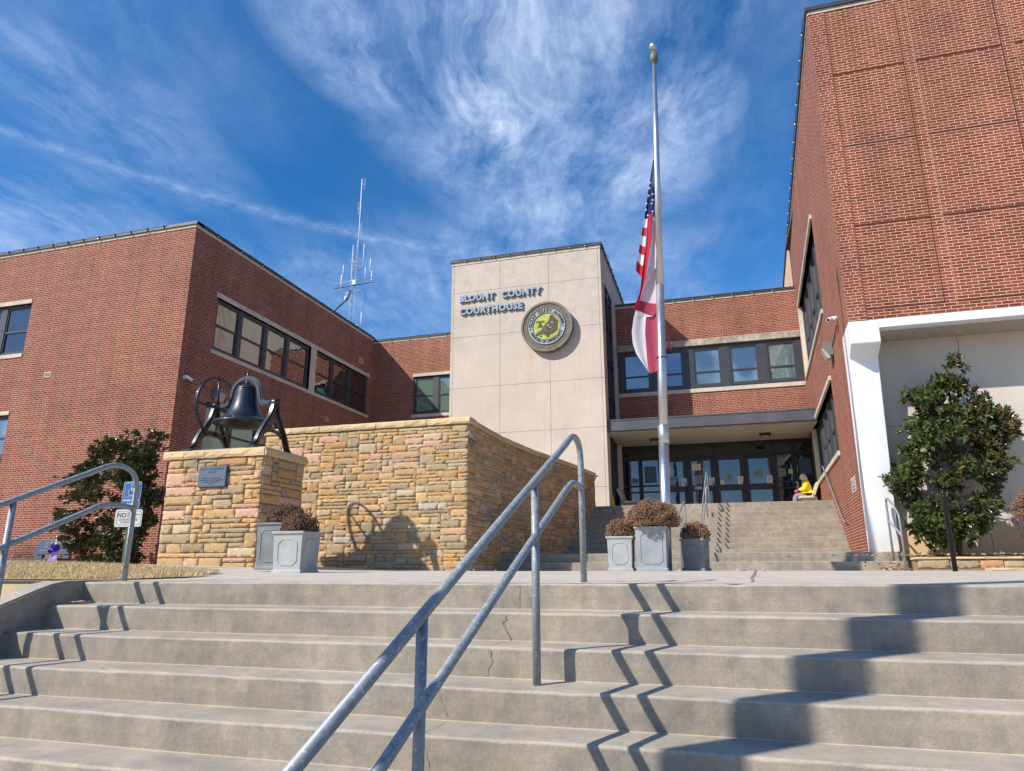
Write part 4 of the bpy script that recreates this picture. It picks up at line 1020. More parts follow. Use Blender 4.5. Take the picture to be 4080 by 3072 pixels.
WF = F((0, 13.87, 0), (1, 0, 0), (0, -1, 0))
stone_face(mb, lay, lambda a, z, d: WF.p(a - 10.12, z, d), ashlar(5.07, 3.10, rnd), rnd)
mb.build('front_stones', 'sandstone', SW, recalc=True)
mb, lay = stone_mb(); rects = ashlar(plen, 3.12, rnd)
stone_face(mb, lay, lambda a, z, d: side_P(a, z * ztop(a) / 3.13, d), rects, rnd)
mb.build('side_stones', 'sandstone', SW)
mb, lay = stone_mb()
cap_stones(mb, lay, lambda a, z, d: WF.p(a, z, d), -10.16, -5.0, 3.125, 3.265, -.35, .055, rnd)
cap_stones(mb, lay, lambda a, z, d: side_P(a, z + ztop(a) - 3.13 - .0, d), 0.0, plen, 3.128, 3.262, -.45, .055, rnd)
mb.build('cap', 'sandstone', SW)
mb = MB(); mb.box(-10.11, -5.08, 13.876, 14.3, -.2, 3.13)
n = 24
for k in range(n):
    a, b = plen * k / n, plen * (k + 1) / n; za, zb = ztop(a), ztop(b); o0, o1 = -.004, -.45
    mb.hexa([side_P(a, -.2, o1), side_P(a, -.2, o0), side_P(b, -.2, o0), side_P(b, -.2, o1), side_P(a, za, o1), side_P(a, za, o0), side_P(b, zb, o0), side_P(b, zb, o1)])
mb.build('core', 'mortar_brown', SW)

PD = empty('bell_pedestal', (-8.95, 11.5, .12), 'square sandstone pedestal carrying the black bell', 'pedestal')
mb, lay = stone_mb(); x0, x1, y0, y1, zt, zb_ = -10.02, -7.92, 10.83, 12.13, 2.10, .02
PF = F((0, y0, 0), (1, 0, 0), (0, -1, 0)); PS = F((x1, 0, 0), (0, 1, 0), (1, 0, 0)); PB = F((0, y1, 0), (1, 0, 0), (0, 1, 0)); PL = F((x0, 0, 0), (0, 1, 0), (-1, 0, 0))
H_ = zt - zb_
for fr, a_, L_ in ((PF, x0, x1 - x0), (PS, y0, y1 - y0), (PB, x0, x1 - x0), (PL, y0, y1 - y0)):
    stone_face(mb, lay, lambda a, z, d, fr=fr, a_=a_: fr.p(a_ + a, zb_ + z, d), ashlar(L_, H_, rnd, .085), rnd, gap=.007, proud=.028)
mb.build('stones', 'sandstone', PD)
mb, lay = stone_mb()
cap_stones(mb, lay, lambda a, z, d: PF.p(a, z, d), x0 - .12, x1 + .03, zt, zt + .155, -.65, .06, rnd, .45, .6)
cap_stones(mb, lay, lambda a, z, d: PB.p(a, z, d), x0 - .12, x1 + .03, zt, zt + .154, -.64, .06, rnd, .45, .6)
cap_stones(mb, lay, lambda a, z, d: PS.p(a, z, d), y0 - .04, y1 + .04, zt + .001, zt + .153, -.3, .065, rnd, .45, .7)
mb.build('cap', 'sandstone', PD)
mb = MB(); mb.box(x0 + .006, x1 - .006, y0 + .006, y1 - .006, -.1, zt + .002); mb.build('core', 'mortar_brown', PD)
t = empty('plaque', (-8.96, 10.79, 1.74), 'blue grey metal plaque fixed to the front of the bell pedestal', 'plaque')
QF = F((0, 10.79, 0), (1, 0, 0), (0, -1, 0)); mb = MB(); mb.fbox(QF, -9.27, -8.65, 1.545, 1.94, -.03, .03); mb.bevel(.012, 2); mb.build('plate', 'plaque_metal', t)
mb = MB()
for tx, z_, s_ in (('THE OLD COURTHOUSE BELL', 1.865, .040), ('1889 - 1950', 1.81, .040), ('BLOUNT COUNTY COURTHOUSE', 1.70, .026), ('BLOUNT COUNTY BOARD OF COMMISSIONERS', 1.665, .024), ('BLOUNT COUNTY ALABAMA', 1.63, .026), ('JULY 4 1968', 1.59, .026)):
    put_text(mb, QF, -8.96, z_, .031, tx, s_, extrude=.001, offset=.0006)
mb.build('lettering', 'plaque_text', t)
# low stone kerb of the planting bed on the right
mb, lay = stone_mb(); KF = F((0, 15.2, 0), (1, 0, 0), (0, -1, 0)); a = 3.56
rr_ = []
while a < 12: b = a + rnd.uniform(.28, .62); rr_.append((a, b, .055, .215)); a = b
stone_face(mb, lay, lambda a, z, d: KF.p(a, z, d), rr_, rnd, gap=.010, proud=.03)
for k in range(14):
    cap_stones(mb, lay, lambda a, z, d: KF.p(a, z, d), 3.50 + k * .6, 4.10 + k * .6, .222, .262, -.25, .05, rnd, .5, .6)
tag(mb.build('bed_kerb', 'sandstone', origin=(6, 15.2, 0)), 'low kerb of pale sandstone blocks edging the planting bed', 'kerb')
mb = MB(); mb.box(3.53, 12, 15.206, 15.5, -.1, .215); tag(mb.build('kerb_mortar', 'mortar_brown'), kind='structure')
mb = MB()
for i in range(34):
    for j in range(5):
        q = [(3.53 + (i + a) * .26, 15.3 + (j + b) * .18) for a, b in ((0, 0), (1, 0), (1, 1), (0, 1))]
        mb.face([V((x, y, .262 + .05 * sst(15.3, 16, y) + .015 * math.sin(x * 9) * math.sin(y * 13))) for x, y in q])
bmesh.ops.remove_doubles(mb.bm, verts=mb.bm.verts, dist=1e-4); tag(mb.build('bed_mulch', 'mulch', recalc=False), kind='structure')
mb, lay = stone_mb()
for x0_, w_ in ((4.45, .9), (5.4, 1.5), (6.95, 1.2)):
    cap_stones(mb, lay, lambda a, z, d: F((0, 14.2, 0), (1, 0, 0), (0, -1, 0)).p(a, z, d), x0_, x0_ + w_, .015, .062 + (x0_ - 4) * .012, -.3, .05, rnd, 1.4, 1.6)
tag(mb.build('stone_edging', 'sandstone', origin=(6, 14.2, 0)), 'flat tan stone edging strip in front of the bed kerb', 'edging')

# ================================================================== BELL
BC = V((-8.94, 11.48, 0))
t = empty('church_bell', (BC.x, BC.y, 2.27), 'large black painted bell hanging in an iron cradle with a rope wheel', 'bell')
prof = [(0.0, 3.66), (.06, 3.665), (.13, 3.655), (.175, 3.635), (.20, 3.60), (.212, 3.54), (.222, 3.45), (.238, 3.35), (.262, 3.25), (.30, 3.14), (.35, 3.05), (.42, 2.975), (.50, 2.925), (.56, 2.90), (.588, 2.875), (.586, 2.86), (.565, 2.852), (.53, 2.865), (.45, 2.90), (.36, 2.98), (.27, 3.12), (.21, 3.3), (.18, 3.5), (.10, 3.58), (0.0, 3.6)]
mb = MB(); mb.lathe(prof, (BC.x, BC.y, 0), 56)
for z_, r_ in ((3.575, .209), (3.02, .379), (2.99, .405)): mb.tube([(BC.x + r_ * math.cos(2 * PI * k / 40), BC.y + r_ * math.sin(2 * PI * k / 40), z_) for k in range(40)], .006, 6, closed=True)
mb.build('bell_body', 'bell_paint', t)
mb = MB(); mb.tube([(BC.x + .02, BC.y, 3.5), (BC.x + .05, BC.y, 3.05)], .018, 8); mb.ball((BC.x + .06, BC.y, 2.98), .06, 2); mb.build('clapper', 'iron_paint', t)
# yoke: arched flat casting carried on two pivots
def ribbon(mb, pts, w, th, up):                                        # rectangular section swept along points
    prev = None; n = len(pts)
    for i, p in enumerate(pts):
        p = V(p); tt = (V(pts[min(i + 1, n - 1)]) - V(pts[max(i - 1, 0)])).normalized(); s_ = V(up); nn = tt.cross(s_).normalized()
        ww = w[i] if isinstance(w, list) else w
        c = [mb.bm.verts.new(p + s_ * a_ * th / 2 + nn * b_ * ww / 2) for a_, b_ in ((-1, -1), (1, -1), (1, 1), (-1, 1))]
        if prev:
            for k in range(4): mb.bm.faces.new((prev[k], prev[(k + 1) % 4], c[(k + 1) % 4], c[k]))
        else: mb.bm.faces.new(c[::-1])
        prev = c
    mb.bm.faces.new(prev)
yk = [(-.62, 3.26), (-.50, 3.25), (-.42, 3.27), (-.36, 3.33), (-.33, 3.44), (-.31, 3.56), (-.27, 3.66), (-.20, 3.74), (-.10, 3.785), (0, 3.80), (.10, 3.785), (.20, 3.74), (.27, 3.66), (.31, 3.56), (.33, 3.44), (.36, 3.33), (.42, 3.27), (.50, 3.25), (.62, 3.26)]
def smooth(pts, n=2):
    for _ in range(n):
        out = [pts[0]]
        for a, b in zip(pts[:-1], pts[1:]): out += [tuple(x * .75 + y * .25 for x, y in zip(a, b)), tuple(x * .25 + y * .75 for x, y in zip(a, b))]
        pts = out + [pts[-1]]
    return pts
yks = smooth([(BC.x + x, BC.y, z) for x, z in yk], 2)
mb = MB(); ribbon(mb, yks, .125, .06, (0, 1, 0)); mb.bevel(.008, 2); ribbon(mb, [(x, y, z) for x, y, z in yks], .05, .10, (0, 1, 0))
mb.lathe([(0, 3.62), (.05, 3.62), (.05, 3.72), (.038, 3.78), (.03, 3.86), (.028, 3.93), (.018, 3.935), (.018, 3.99), (0, 3.99)], (BC.x, BC.y, 0), 14)
for s_ in (-1, 1): mb.lathe([(0, s_ * .60), (.06, s_ * .60), (.06, s_ * .80), (0, s_ * .80)], (BC.x, BC.y, 3.26), 18, axis='X')
mb.build('yoke', 'iron_paint', t)
for s_ in (-1, 1):                                                    # A frames, one under each pivot
    X_ = BC.x + s_ * .70; mb = MB()
    for q in (-1, 1):
        leg = smooth([(X_, BC.y + q * .03, 3.24), (X_, BC.y + q * .06, 3.12), (X_, BC.y + q * .11, 2.98), (X_, BC.y + q * .21, 2.84), (X_, BC.y + q * .33, 2.69), (X_, BC.y + q * .43, 2.53), (X_, BC.y + q * .49, 2.38), (X_, BC.y + q * .60, 2.30)], 2)
        ribbon(mb, leg, .105, .07, (1, 0, 0)); ribbon(mb, leg, .04, .12, (1, 0, 0))
        mb.box(X_ - .10, X_ + .10, BC.y + q * .60 - .09, BC.y + q * .60 + .09, 2.262, 2.30); mb.ball((X_ + .06, BC.y + q * .6, 2.305), .018, 1)
    arch = smooth([(X_, BC.y - .42, 2.50), (X_, BC.y - .30, 2.62), (X_, BC.y - .14, 2.69), (X_, BC.y + .14, 2.69), (X_, BC.y + .30, 2.62), (X_, BC.y + .42, 2.50)], 2); ribbon(mb, arch, .07, .035, (1, 0, 0))
    mb.lathe([(0, -.06), (.085, -.06), (.095, -.03), (.095, .03), (.085, .06), (0, .06)], (X_, BC.y, 3.255), 18, axis='X')
    mb.build('cradle_frame', 'iron_paint', t)
mb = MB()
for y_ in (-.6, .6): mb.box(BC.x - .86, BC.x + .78, BC.y + y_ - .055, BC.y + y_ + .055, 2.256, 2.272)
mb.build('base_rail', 'plaque_metal', t)
wx = BC.x - .66; wcz = 3.26; wcy = BC.y; R_ = .60
mb = MB(); mb.tube([(wx, wcy + R_ * math.cos(2 * PI * k / 48), wcz + R_ * math.sin(2 * PI * k / 48)) for k in range(48)], .026, 8, closed=True)
mb.tube([(wx - .035, wcy + (R_ + .01) * math.cos(2 * PI * k / 48), wcz + (R_ + .01) * math.sin(2 * PI * k / 48)) for k in range(48)], .014, 6, closed=True)
for k in range(4):
    a_ = PI / 2 + PI / 2 * k + .05; mb.tube([(wx, wcy, wcz), (wx, wcy + R_ * math.cos(a_), wcz + R_ * math.sin(a_))], .026, 8, r1=.017)
mb.lathe([(0, -.07), (.07, -.07), (.07, .07), (0, .07)], (wx, wcy, wcz), 14, axis='X'); mb.build('rope_wheel', 'iron_paint', t)

# ================================================================== PLANTERS WITH DRIED CHRYSANTHEMUMS
def planter(x, y, z, w, h, m, rz, bw, bh, label, seed, bm_='mum_brown', group='lead coloured planters of dried chrysanthemums', off=(0, 0)):
    t = empty('planter', (x, y, z), label, 'planter', group); t['_o'] = (0, 0, 0)
    rn = random.Random(seed); hw = w / 2; hb = hw * .93; mb = MB()
    def ring(r, zz): return [V((sx * r, sy * r, zz)) for sx, sy in ((-1, -1), (1, -1), (1, 1), (-1, 1))]
    lv = [(hb + .022, 0), (hb + .022, .035), (hb + .006, .05), (hb, .055), (hw, h - .05), (hw + .004, h - .045), (hw + .022, h - .03), (hw + .022, h), (hw - .025, h), (hw - .03, h - .07)]
    rs = [[mb.bm.verts.new(p) for p in ring(r, zz)] for r, zz in lv]
    for A, B_ in zip(rs[:-1], rs[1:]):
        for k in range(4): mb.bm.faces.new((A[k], A[(k + 1) % 4], B_[(k + 1) % 4], B_[k]))
    mb.bm.faces.new(rs[0][::-1]); mb.bm.faces.new(rs[-1]); mb.bevel(.004, 1)
    for (nx_, ny_) in ((0, -1), (1, 0), (0, 1), (-1, 0)):
        ux, uy = -ny_, nx_; sl = (hw - hb) / (h - .1); a = w * .5 - .075; z0, z1 = .11, h - .105; c = .06
        oct_ = [(-a + c, z0), (a - c, z0), (a, z0 + c), (a, z1 - c), (a - c, z1), (-a + c, z1), (-a, z1 - c), (-a, z0 + c)]
        pts = []
        for (p, zz) in oct_: r = hb + sl * (zz - .055) + .001; pts.append((ux * p + nx_ * r, uy * p + ny_ * r, zz))
        mb.tube(pts, .008, 6, closed=True)
    o = mb.build('pot', m, t)
    mb = MB(); mb.ball((off[0] * .5, off[1] * .5, h + bh * .36), 1.0, 3, (bw * .42, bw * .42, bh * .50)); 
    for v in mb.bm.verts: v.co *= 1; v.co += V((rn.uniform(-1, 1), rn.uniform(-1, 1), rn.uniform(-1, 1))) * .012
    mb.build('stems', 'mum_core', t)
    vs = []; fs = []; N_ = int(1250 * (bw / .45) ** 2 * (1.0))
    oc = [(1, 0, 0), (-1, 0, 0), (0, 1, 0), (0, -1, 0), (0, 0, 1), (0, 0, -1)]; of = [(0, 2, 4), (2, 1, 4), (1, 3, 4), (3, 0, 4), (2, 0, 5), (1, 2, 5), (3, 1, 5), (0, 3, 5)]
    for _ in range(N_):
        th = rn.uniform(0, 2 * PI); ph = math.acos(rn.uniform(-.45, 1)); q = rn.uniform(.86, 1.04) * (1 + .08 * math.sin(3 * th + seed) + .06 * math.sin(7 * th + seed * 2) + .05 * math.sin(9 * ph + 5 * th))
        px_, py_, pz_ = bw / 2 * q * math.sin(ph) * math.cos(th) + off[0], bw / 2 * q * math.sin(ph) * math.sin(th) + off[1], h + bh * .22 + bh * .80 * q * math.cos(ph) * (1 if math.cos(ph) > 0 else .55)
        s_ = rn.uniform(.008, .015); n = len(vs); R3 = Matrix.Rotation(rn.uniform(0, 3), 3, V((rn.random(), rn.random(), rn.random() + .1)))
        for c in oc: p = R3 @ V(c) * s_ * rn.uniform(.75, 1.2); vs.append((px_ + p.x, py_ + p.y, pz_ + p.z))
        for f in of: fs.append(tuple(n + i for i in f))
        if rn.random() < .35:                                         # a twig towards the centre
            n = len(vs); vs += [(px_, py_, pz_), (px_ + .004, py_, pz_ - .004), (px_ * .55, py_ * .55, h + (pz_ - h) * .4)]; fs.append((n, n + 1, n + 2))
    me = bpy.data.meshes.new('dried_flowers'); me.from_pydata(vs, [], fs); me.materials.append(MATS[bm_]); link('dried_flowers', me, t)
    t.rotation_euler = (0, 0, rz); t['_o'] = (x, y, z)
    return t
planter(-1.10 * .985, 11.98, .03, .50, .71, 'lead_mid', 0, .86, .42, 'tallest planter of the trio at the foot of the flagpole', 1)
planter(-1.60, 11.95, .03, .405, .56, 'lead_light', 0, .47, .28, 'short pale planter at the left of the flagpole trio', 2, off=(-.01, 0))
planter(-.41, 12.45, .03, .37, .525, 'lead_dark', math.radians(-15), .47, .27, 'short shaded planter at the right of the flagpole trio', 3, off=(.02, 0))
planter(-6.36, 9.28, .07, .50, .68, 'lead_dark', 0, .58, .27, 'darker tall planter behind the pale one beside the bell pedestal', 4, 'mum_dark', off=(.1, 0))
planter(-5.50, 8.40, .02, .44, .55, 'lead_light', math.radians(0), .48, .24, 'pale short planter nearest the front steps by the bell pedestal', 5, 'mum_dark', off=(.02, 0))
planter(4.36, 11.15, .02, .50, .71, 'lead_light', math.radians(0), .84, .44, 'planter cut off by the right edge beside the chain', 6)

# ================================================================== HANDRAILS
def bend(pts, n=3): return smooth(pts, n)
def rail(name, origin, label, tubes, group=None, r=.0213, m='galvanised'):
    t = empty(name, origin, label, 'handrail', group)
    for nm, pts, rr in tubes:
        mb = MB(); mb.tube(pts, rr or r, 14); mb.build(nm, m, t)
    return t
kx = .071
A_ = lambda y, z: (-.947 + kx * (y - 3.65), y, z)
sl_ = .487
top = [A_(.9, .934 - sl_ * (4.45 - .9)), A_(4.30, .934 - sl_ * .15), *bend([A_(4.36, .895), A_(4.47, .945), A_(4.60, .93), A_(4.655, .84), A_(4.655, .72)], 3), A_(4.655, -.02)]
lowr = [A_(.9, .625 - .496 * 3.52), A_(4.30, .625 - .496 * .1), *bend([A_(4.34, .587), A_(4.42, .625), A_(4.52, .628), A_(4.60, .618)], 2), A_(4.652, .612)]
rail('handrail', A_(4.655, 0), 'long galvanised double pipe handrail running down the middle of the front steps',
     [('top_rail', top, None), ('lower_rail', lowr, None), ('post', [A_(3.665, -.485), A_(3.665, .55)], None), ('post', [A_(2.395, -1.125), A_(2.395, -.07)], None), ('post', [A_(1.2, -1.5), A_(1.2, -.65)], None)], 'pipe handrails on the front steps')
C1 = lambda y, z: (-4.591 + kx * (y - 4.62), y, z)
top = [C1(.9, .885 - .47 * (4.36 - .9)), C1(4.20, .885 - .47 * .16), *bend([C1(4.28, .85), C1(4.39, .90), C1(4.52, .895), C1(4.61, .84), C1(4.635, .74)], 3), C1(4.635, -.02)]
lowr = [C1(.9, .58 - .48 * 3.45), C1(4.22, .58 - .48 * .13), *bend([C1(4.28, .55), C1(4.37, .585), C1(4.50, .585)], 2), C1(4.632, .575)]
rail('handrail', C1(4.635, 0), 'galvanised double pipe handrail at the left end of the front steps',
     [('top_rail', top, None), ('lower_rail', lowr, None), ('post', [C1(3.66, -.49), C1(3.66, .55)], None), ('post', [C1(2.4, -1.125), C1(2.4, -.04)], None)], 'pipe handrails on the front steps')
def short_rail(fx, y0, z0, y1, z1, h0, h1, label):
    top = [(fx(y1), y1, z1), (fx(y1), y1, z1 + h1 - .25), *bend([(fx(y1), y1, z1 + h1 - .16), (fx(y1), y1 - .02, z1 + h1), (fx(y1), y1 - .18, z1 + h1 + .02), (fx(y0), y0 + .12, z0 + h0 + .10), (fx(y0), y0, z0 + h0 - .02), (fx(y0), y0, z0 + h0 - .12)], 3), (fx(y0), y0, z0)]
    lo = [(fx(y1), y1, z1 + h1 * .62), *bend([(fx(y1), y1 - .06, z1 + h1 * .63), (fx(y1), y1 - .15, z1 + h1 * .60), (fx(y0), y0 + .2, z0 + h0 * .72)], 2), (fx(y0), y0, z0 + h0 * .60)]
    return rail('handrail', (fx(y0), y0, z0), label, [('top_rail', top, .021), ('lower_rail', lo, .021)], 'pipe handrails on the upper steps')
short_rail(lambda y: -.80 + kx * (y - 15.3), 15.28, .0, 16.45, .3875, 1.12, 1.12, 'short loop handrail behind the flagpole planters')
short_rail(lambda y: 3.40 - .19 * (y - 15.34), 15.34, .0, 15.84, .194, 1.06, 1.22, 'short loop handrail beside the white pillar')
U_ = lambda y, z: (-.245 + .062 * (y - 22.6), y, z)
us = .16 / .30
top = [U_(19.25, .3875), U_(19.25, 1.18), *bend([U_(19.28, 1.26), U_(19.45, 1.36)], 2), U_(22.2, 1.36 + us * 2.75), *bend([U_(22.45, 2.93), U_(22.6, 2.98), U_(22.78, 2.93), U_(22.8, 2.8)], 3), U_(22.8, 1.9875)]
lo = [U_(19.26, .85), U_(19.45, .97), U_(22.3, .97 + us * 2.85), *bend([U_(22.4, 2.53), U_(22.6, 2.58)], 2), U_(22.8, 2.58)]
rail('handrail', U_(19.25, .39), 'long double pipe handrail up the middle of the upper steps', [('top_rail', top, .021), ('lower_rail', lo, .021), ('post', [U_(21.65, 1.50), U_(21.65, 2.58)], .021)], 'pipe handrails on the upper steps')
# wall mounted rails
def wall_rail(pts, br, label, nrm):
    t = empty('handrail', pts[0], label, 'handrail', 'pipe handrails fixed to walls')
    mb = MB(); mb.tube(pts, .02, 10); mb.build('rail', 'galvanised', t)
    for p in br:
        p = V(p); mb = MB(); mb.tube(bend([p, p + V((0, 0, -.09)), p + V((nrm, 0, -.10))], 2), .009, 6); mb.lathe([(0, 0), (.035, 0), (.035, .012), (0, .012)], p + V((nrm, 0, -.10)), 10, axis='X'); mb.build('bracket', 'galvanised', t)
Rr = lambda y, z: (rwx(y) - .09, y, z)
wall_rail([Rr(19.45, 1.20), Rr(19.86, 1.265), Rr(23.6, 3.14), Rr(23.75, 3.14)], [Rr(19.7, 1.22), Rr(21.0, 1.84), Rr(22.3, 2.49), Rr(23.5, 3.08)], 'sloping pipe handrail fixed to the brick wall right of the upper steps', .09)
def Sl(y, z): 
    x_ = lerp_list(y, [p[1] for p in wp], [p[0] for p in wp]); return (x_ + .11, y, z)
wall_rail([Sl(19.8, 1.28), Sl(20.2, 1.30), Sl(22.3, 2.94), Sl(22.5, 2.98)], [Sl(20.1, 1.28), Sl(21.4, 2.2)], 'sloping pipe handrail on the far end of the sandstone wall', -.11)
wall_rail([Sl(14.4, 1.13), Sl(15.3, 1.16), Sl(16.0, 1.54), Sl(16.15, 1.56)], [Sl(14.9, 1.15), Sl(15.9, 1.5)], 'short pipe handrail on the near part of the sandstone wall', -.11)

# ================================================================== FLAGPOLE AND FLAGS
PX = lambda z: -.898 + .0325 * z
FP = empty('flagpole', (PX(0), 12.36, .03), 'tall silver tapered flagpole with a ball on top', 'flagpole')
mb = MB(); mb.tube([(PX(z), 12.36, z) for z in (.03, 2.2)], .088, 28, r1=.086); mb.tube([(PX(z), 12.36, z) for z in (2.2, 3.5, 5.2)], .083, 28, r1=.078)
mb.tube([(PX(z), 12.36, z) for z in (5.2, 8.0, 10.05)], .076, 28, r1=.040); mb.build('shaft', 'aluminium', FP)
mb = MB(); mb.lathe([(.084, 2.20), (.093, 2.205), (.093, 2.53), (.084, 2.535)], (PX(2.36), 12.36, 0), 28)
for z in (2.24, 2.5):
    for k in range(8): a = 2 * PI * k / 8; mb.ball((PX(2.36) + .094 * math.cos(a), 12.36 + .094 * math.sin(a), z), .008, 1)
mb.build('sleeve', 'aluminium', FP)
mb = MB(); x_ = PX(10.1); mb.lathe([(.04, 10.03), (.05, 10.05), (.05, 10.09), (.078, 10.10), (.078, 10.21), (.068, 10.28), (.02, 10.29), (.012, 10.30), (.012, 10.37)], (x_, 12.36, 0), 22); mb.build('truck', 'seal_rim', FP)
mb = MB(); mb.ball((x_, 12.36, 10.46), .088, 3); mb.build('ball', 'aluminium', FP)
mb = MB(); mb.lathe([(.094, 3.78), (.098, 3.785), (.094, 3.79)], (PX(3.79), 12.36, 0), 24); mb.build('rope_ring', 'cable_black', FP)
FL = {
'canton': [(-0.718, 7.843, -0.711, 7.842), (-0.801, 7.354, -0.738, 7.343), (-0.888, 6.902, -0.757, 6.88), (-0.94, 6.626, -0.861, 6.572)],
'cantonR': [(-0.711, 7.842, -0.68, 7.841), (-0.738, 7.343, -0.70, 7.342), (-0.804, 6.817, -0.70, 6.809), (-0.863, 6.649, -0.71, 6.599)],
'strp': [(-0.94, 6.626, -0.87, 6.573), (-0.984, 6.439, -0.902, 6.392), (-1.015, 6.269, -0.927, 6.204), (-1.05, 6.066, -0.951, 5.983), (-1.083, 5.898, -0.975, 5.814), (-1.123, 5.732, -1.008, 5.597), (-1.154, 5.541, -1.04, 5.381)],
'red': [(-0.87, 6.656, -0.782, 6.637), (-0.93, 6.065, -0.829, 6.052), (-1.01, 5.597, -0.919, 5.585), (-1.05, 5.372, -0.976, 5.306), (-1.091, 5.103, -1.045, 5.097), (-1.226, 4.727, -1.172, 4.708)],
'pale': [(-0.782, 6.637, -0.72, 6.598), (-0.829, 6.052, -0.74, 6.113), (-0.919, 5.585, -0.74, 5.654), (-0.974, 5.339, -0.76, 5.57)],
'alw1': [(-0.974, 5.387, -0.74, 5.62), (-1.054, 5.098, -0.76, 5.202), (-1.118, 4.929, -0.77, 4.824)],
'alr': [(-1.118, 4.929, -0.77, 4.824), (-1.154, 4.828, -0.78, 4.677), (-1.186, 4.732, -0.883, 4.584)],
'alw2': [(-1.186, 4.732, -0.883, 4.584), (-1.233, 4.589, -1.013, 4.582), (-1.285, 4.317, -1.047, 4.277), (-1.28, 4.107, -1.042, 4.02), (-1.226, 3.893, -1.04, 3.829), (-1.124, 3.71, -1.032, 3.639), (-1.001, 3.495, -0.995, 3.495)],
'alred': [(-1.013, 4.596, -0.80, 4.58), (-1.047, 4.277, -0.80, 4.258), (-1.042, 4.02, -0.80, 4.003), (-1.04, 3.829, -0.80, 3.82)],
'alred2': [(-1.04, 3.829, -0.80, 3.82), (-1.032, 3.639, -0.81, 3.625), (-0.995, 3.495, -0.873, 3.547)]}
def cloth(mb, rows, mi, y0, amp, ph, bands=None, sub=3):
    nx = 6; grid = []
    for i in range(len(rows) - 1):
        for s_ in range(sub):
            f_ = s_ / sub; grid.append(([a + (b - a) * f_ for a, b in zip(rows[i], rows[i + 1])], i))
    grid.append((list(rows[-1]), len(rows) - 2)); vg = []
    for (r, bi) in grid:
        row = []
        for k in range(nx + 1):
            q = k / nx; x = r[0] + (r[2] - r[0]) * q; z = r[1] + (r[3] - r[1]) * q
            row.append(mb.bm.verts.new(V((x, y0 + amp * math.sin(q * PI * 1.6 + ph + z * .9) + .02 * math.sin(z * 5 + ph), z))))
        vg.append(row)
    for j in range(len(vg) - 1):
        for k in range(nx):
            f = mb.bm.faces.new((vg[j][k], vg[j][k + 1], vg[j + 1][k + 1], vg[j + 1][k])); f.smooth = True
            f.material_index = bands[grid[j][1]] if bands else mi
mb = MB(); cloth(mb, FL['canton'], 0, 12.34, .03, 0); cloth(mb, FL['cantonR'], 0, 12.36, .02, 2.0); cloth(mb, FL['strp'], 0, 12.33, .03, .4, bands=[2, 1, 2, 1, 2, 1]); cloth(mb, FL['red'], 1, 12.28, .03, 1.2); cloth(mb, FL['pale'], 2, 12.34, .02, .8)
for (x, z) in [(-0.79, 7.327), (-0.809, 7.211), (-0.756, 7.076), (-0.836, 7.054), (-0.885, 6.894), (-0.782, 6.877), (-0.902, 6.762), (-0.778, 6.707), (-0.793, 6.64), (-0.871, 6.64), (-0.76, 6.95)]:
    pts = []
    for k in range(10): rr = .032 if k % 2 == 0 else .013; a = PI / 2 + 2 * PI * k / 10 + x * 9; pts.append((x + rr * .8 * math.cos(a), z + rr * math.sin(a)))
    mb.mi = 2; mb.prism(pts, F((0, 12.30, 0), (1, 0, 0), (0, -1, 0)), -.002, .002)
tag(mb.build('american_flag', ['cloth_navy', 'cloth_red', 'cloth_white'], origin=(-.75, 12.36, 7.8), recalc=False), 'limp stars and stripes flag, the upper flag on the pole', 'flag', 'flags on the pole')
mb = MB(); cloth(mb, FL['alw1'], 0, 12.36, .03, .5); cloth(mb, FL['alr'], 2, 12.35, .03, .6); cloth(mb, FL['alw2'], 1, 12.33, .03, .2); cloth(mb, FL['alred'], 3, 12.36, .02, 1.0); cloth(mb, FL['alred2'], 3, 12.36, .02, 1.0)
mb.mi = 3; mb.face([V((-.62, 12.5, 4.25)), V((-.655, 12.5, 4.5)), V((-.66, 12.47, 4.0)), V((-.60, 12.5, 3.93))])
tag(mb.build('state_flag', ['cloth_pale', 'cloth_white', 'cloth_crimson', 'cloth_rose'], origin=(-.75, 12.36, 5.4), recalc=False), 'limp white flag with crimson cross bars, the lower flag on the pole', 'flag', 'flags on the pole')

# ================================================================== SIGNS, POSTS, CHAIN
t = empty('wheelchair_sign', (-9.02, 9.02, .14), 'blue wheelchair ramp sign on a green perforated steel post', 'sign')
mb = MB(); mb.box(-9.045, -9.0, 9.03, 9.06, .10, 1.42); mb.build('post', 'green_post', t)
sf = F((-9.01, 9.02, 0), (.985, .17, 0), (.17, -.985, 0)); rr = lambda a0, a1, z0, z1, c: [(a0 + c, z0), (a1 - c, z0), (a1 - c * .3, z0 + c * .3), (a1, z0 + c), (a1, z1 - c), (a1 - c * .3, z1 - c * .3), (a1 - c, z1), (a0 + c, z1), (a0 + c * .3, z1 - c * .3), (a0, z1 - c), (a0, z0 + c), (a0 + c * .3, z0 + c * .3)]
mb = MB(); mb.prism(rr(-.155, .155, 1.025, 1.45, .03), sf, 0, .003); mb.mi = 1; mb.prism(rr(-.150, .150, 1.03, 1.445, .028), sf, .003, .0045)
mb.mi = 0
for s_, w_, z0, z1 in ((0, .004, 1.20, 1.42),):
    mb.tube([sf.p(a, z, .006) for a, z in rr(-.115, .115, 1.20, 1.425, .02)], .004, 5, closed=True)
mb.ball(sf.p(-.005, 1.385, .006), .017, 1); mb.tube([sf.p(-.008, 1.36, .007), sf.p(-.002, 1.305, .007), sf.p(.04, 1.300, .007), sf.p(.06, 1.25, .007)], .008, 6); mb.tube([sf.p(-.006, 1.335, .007), sf.p(.03, 1.332, .007)], .006, 6)
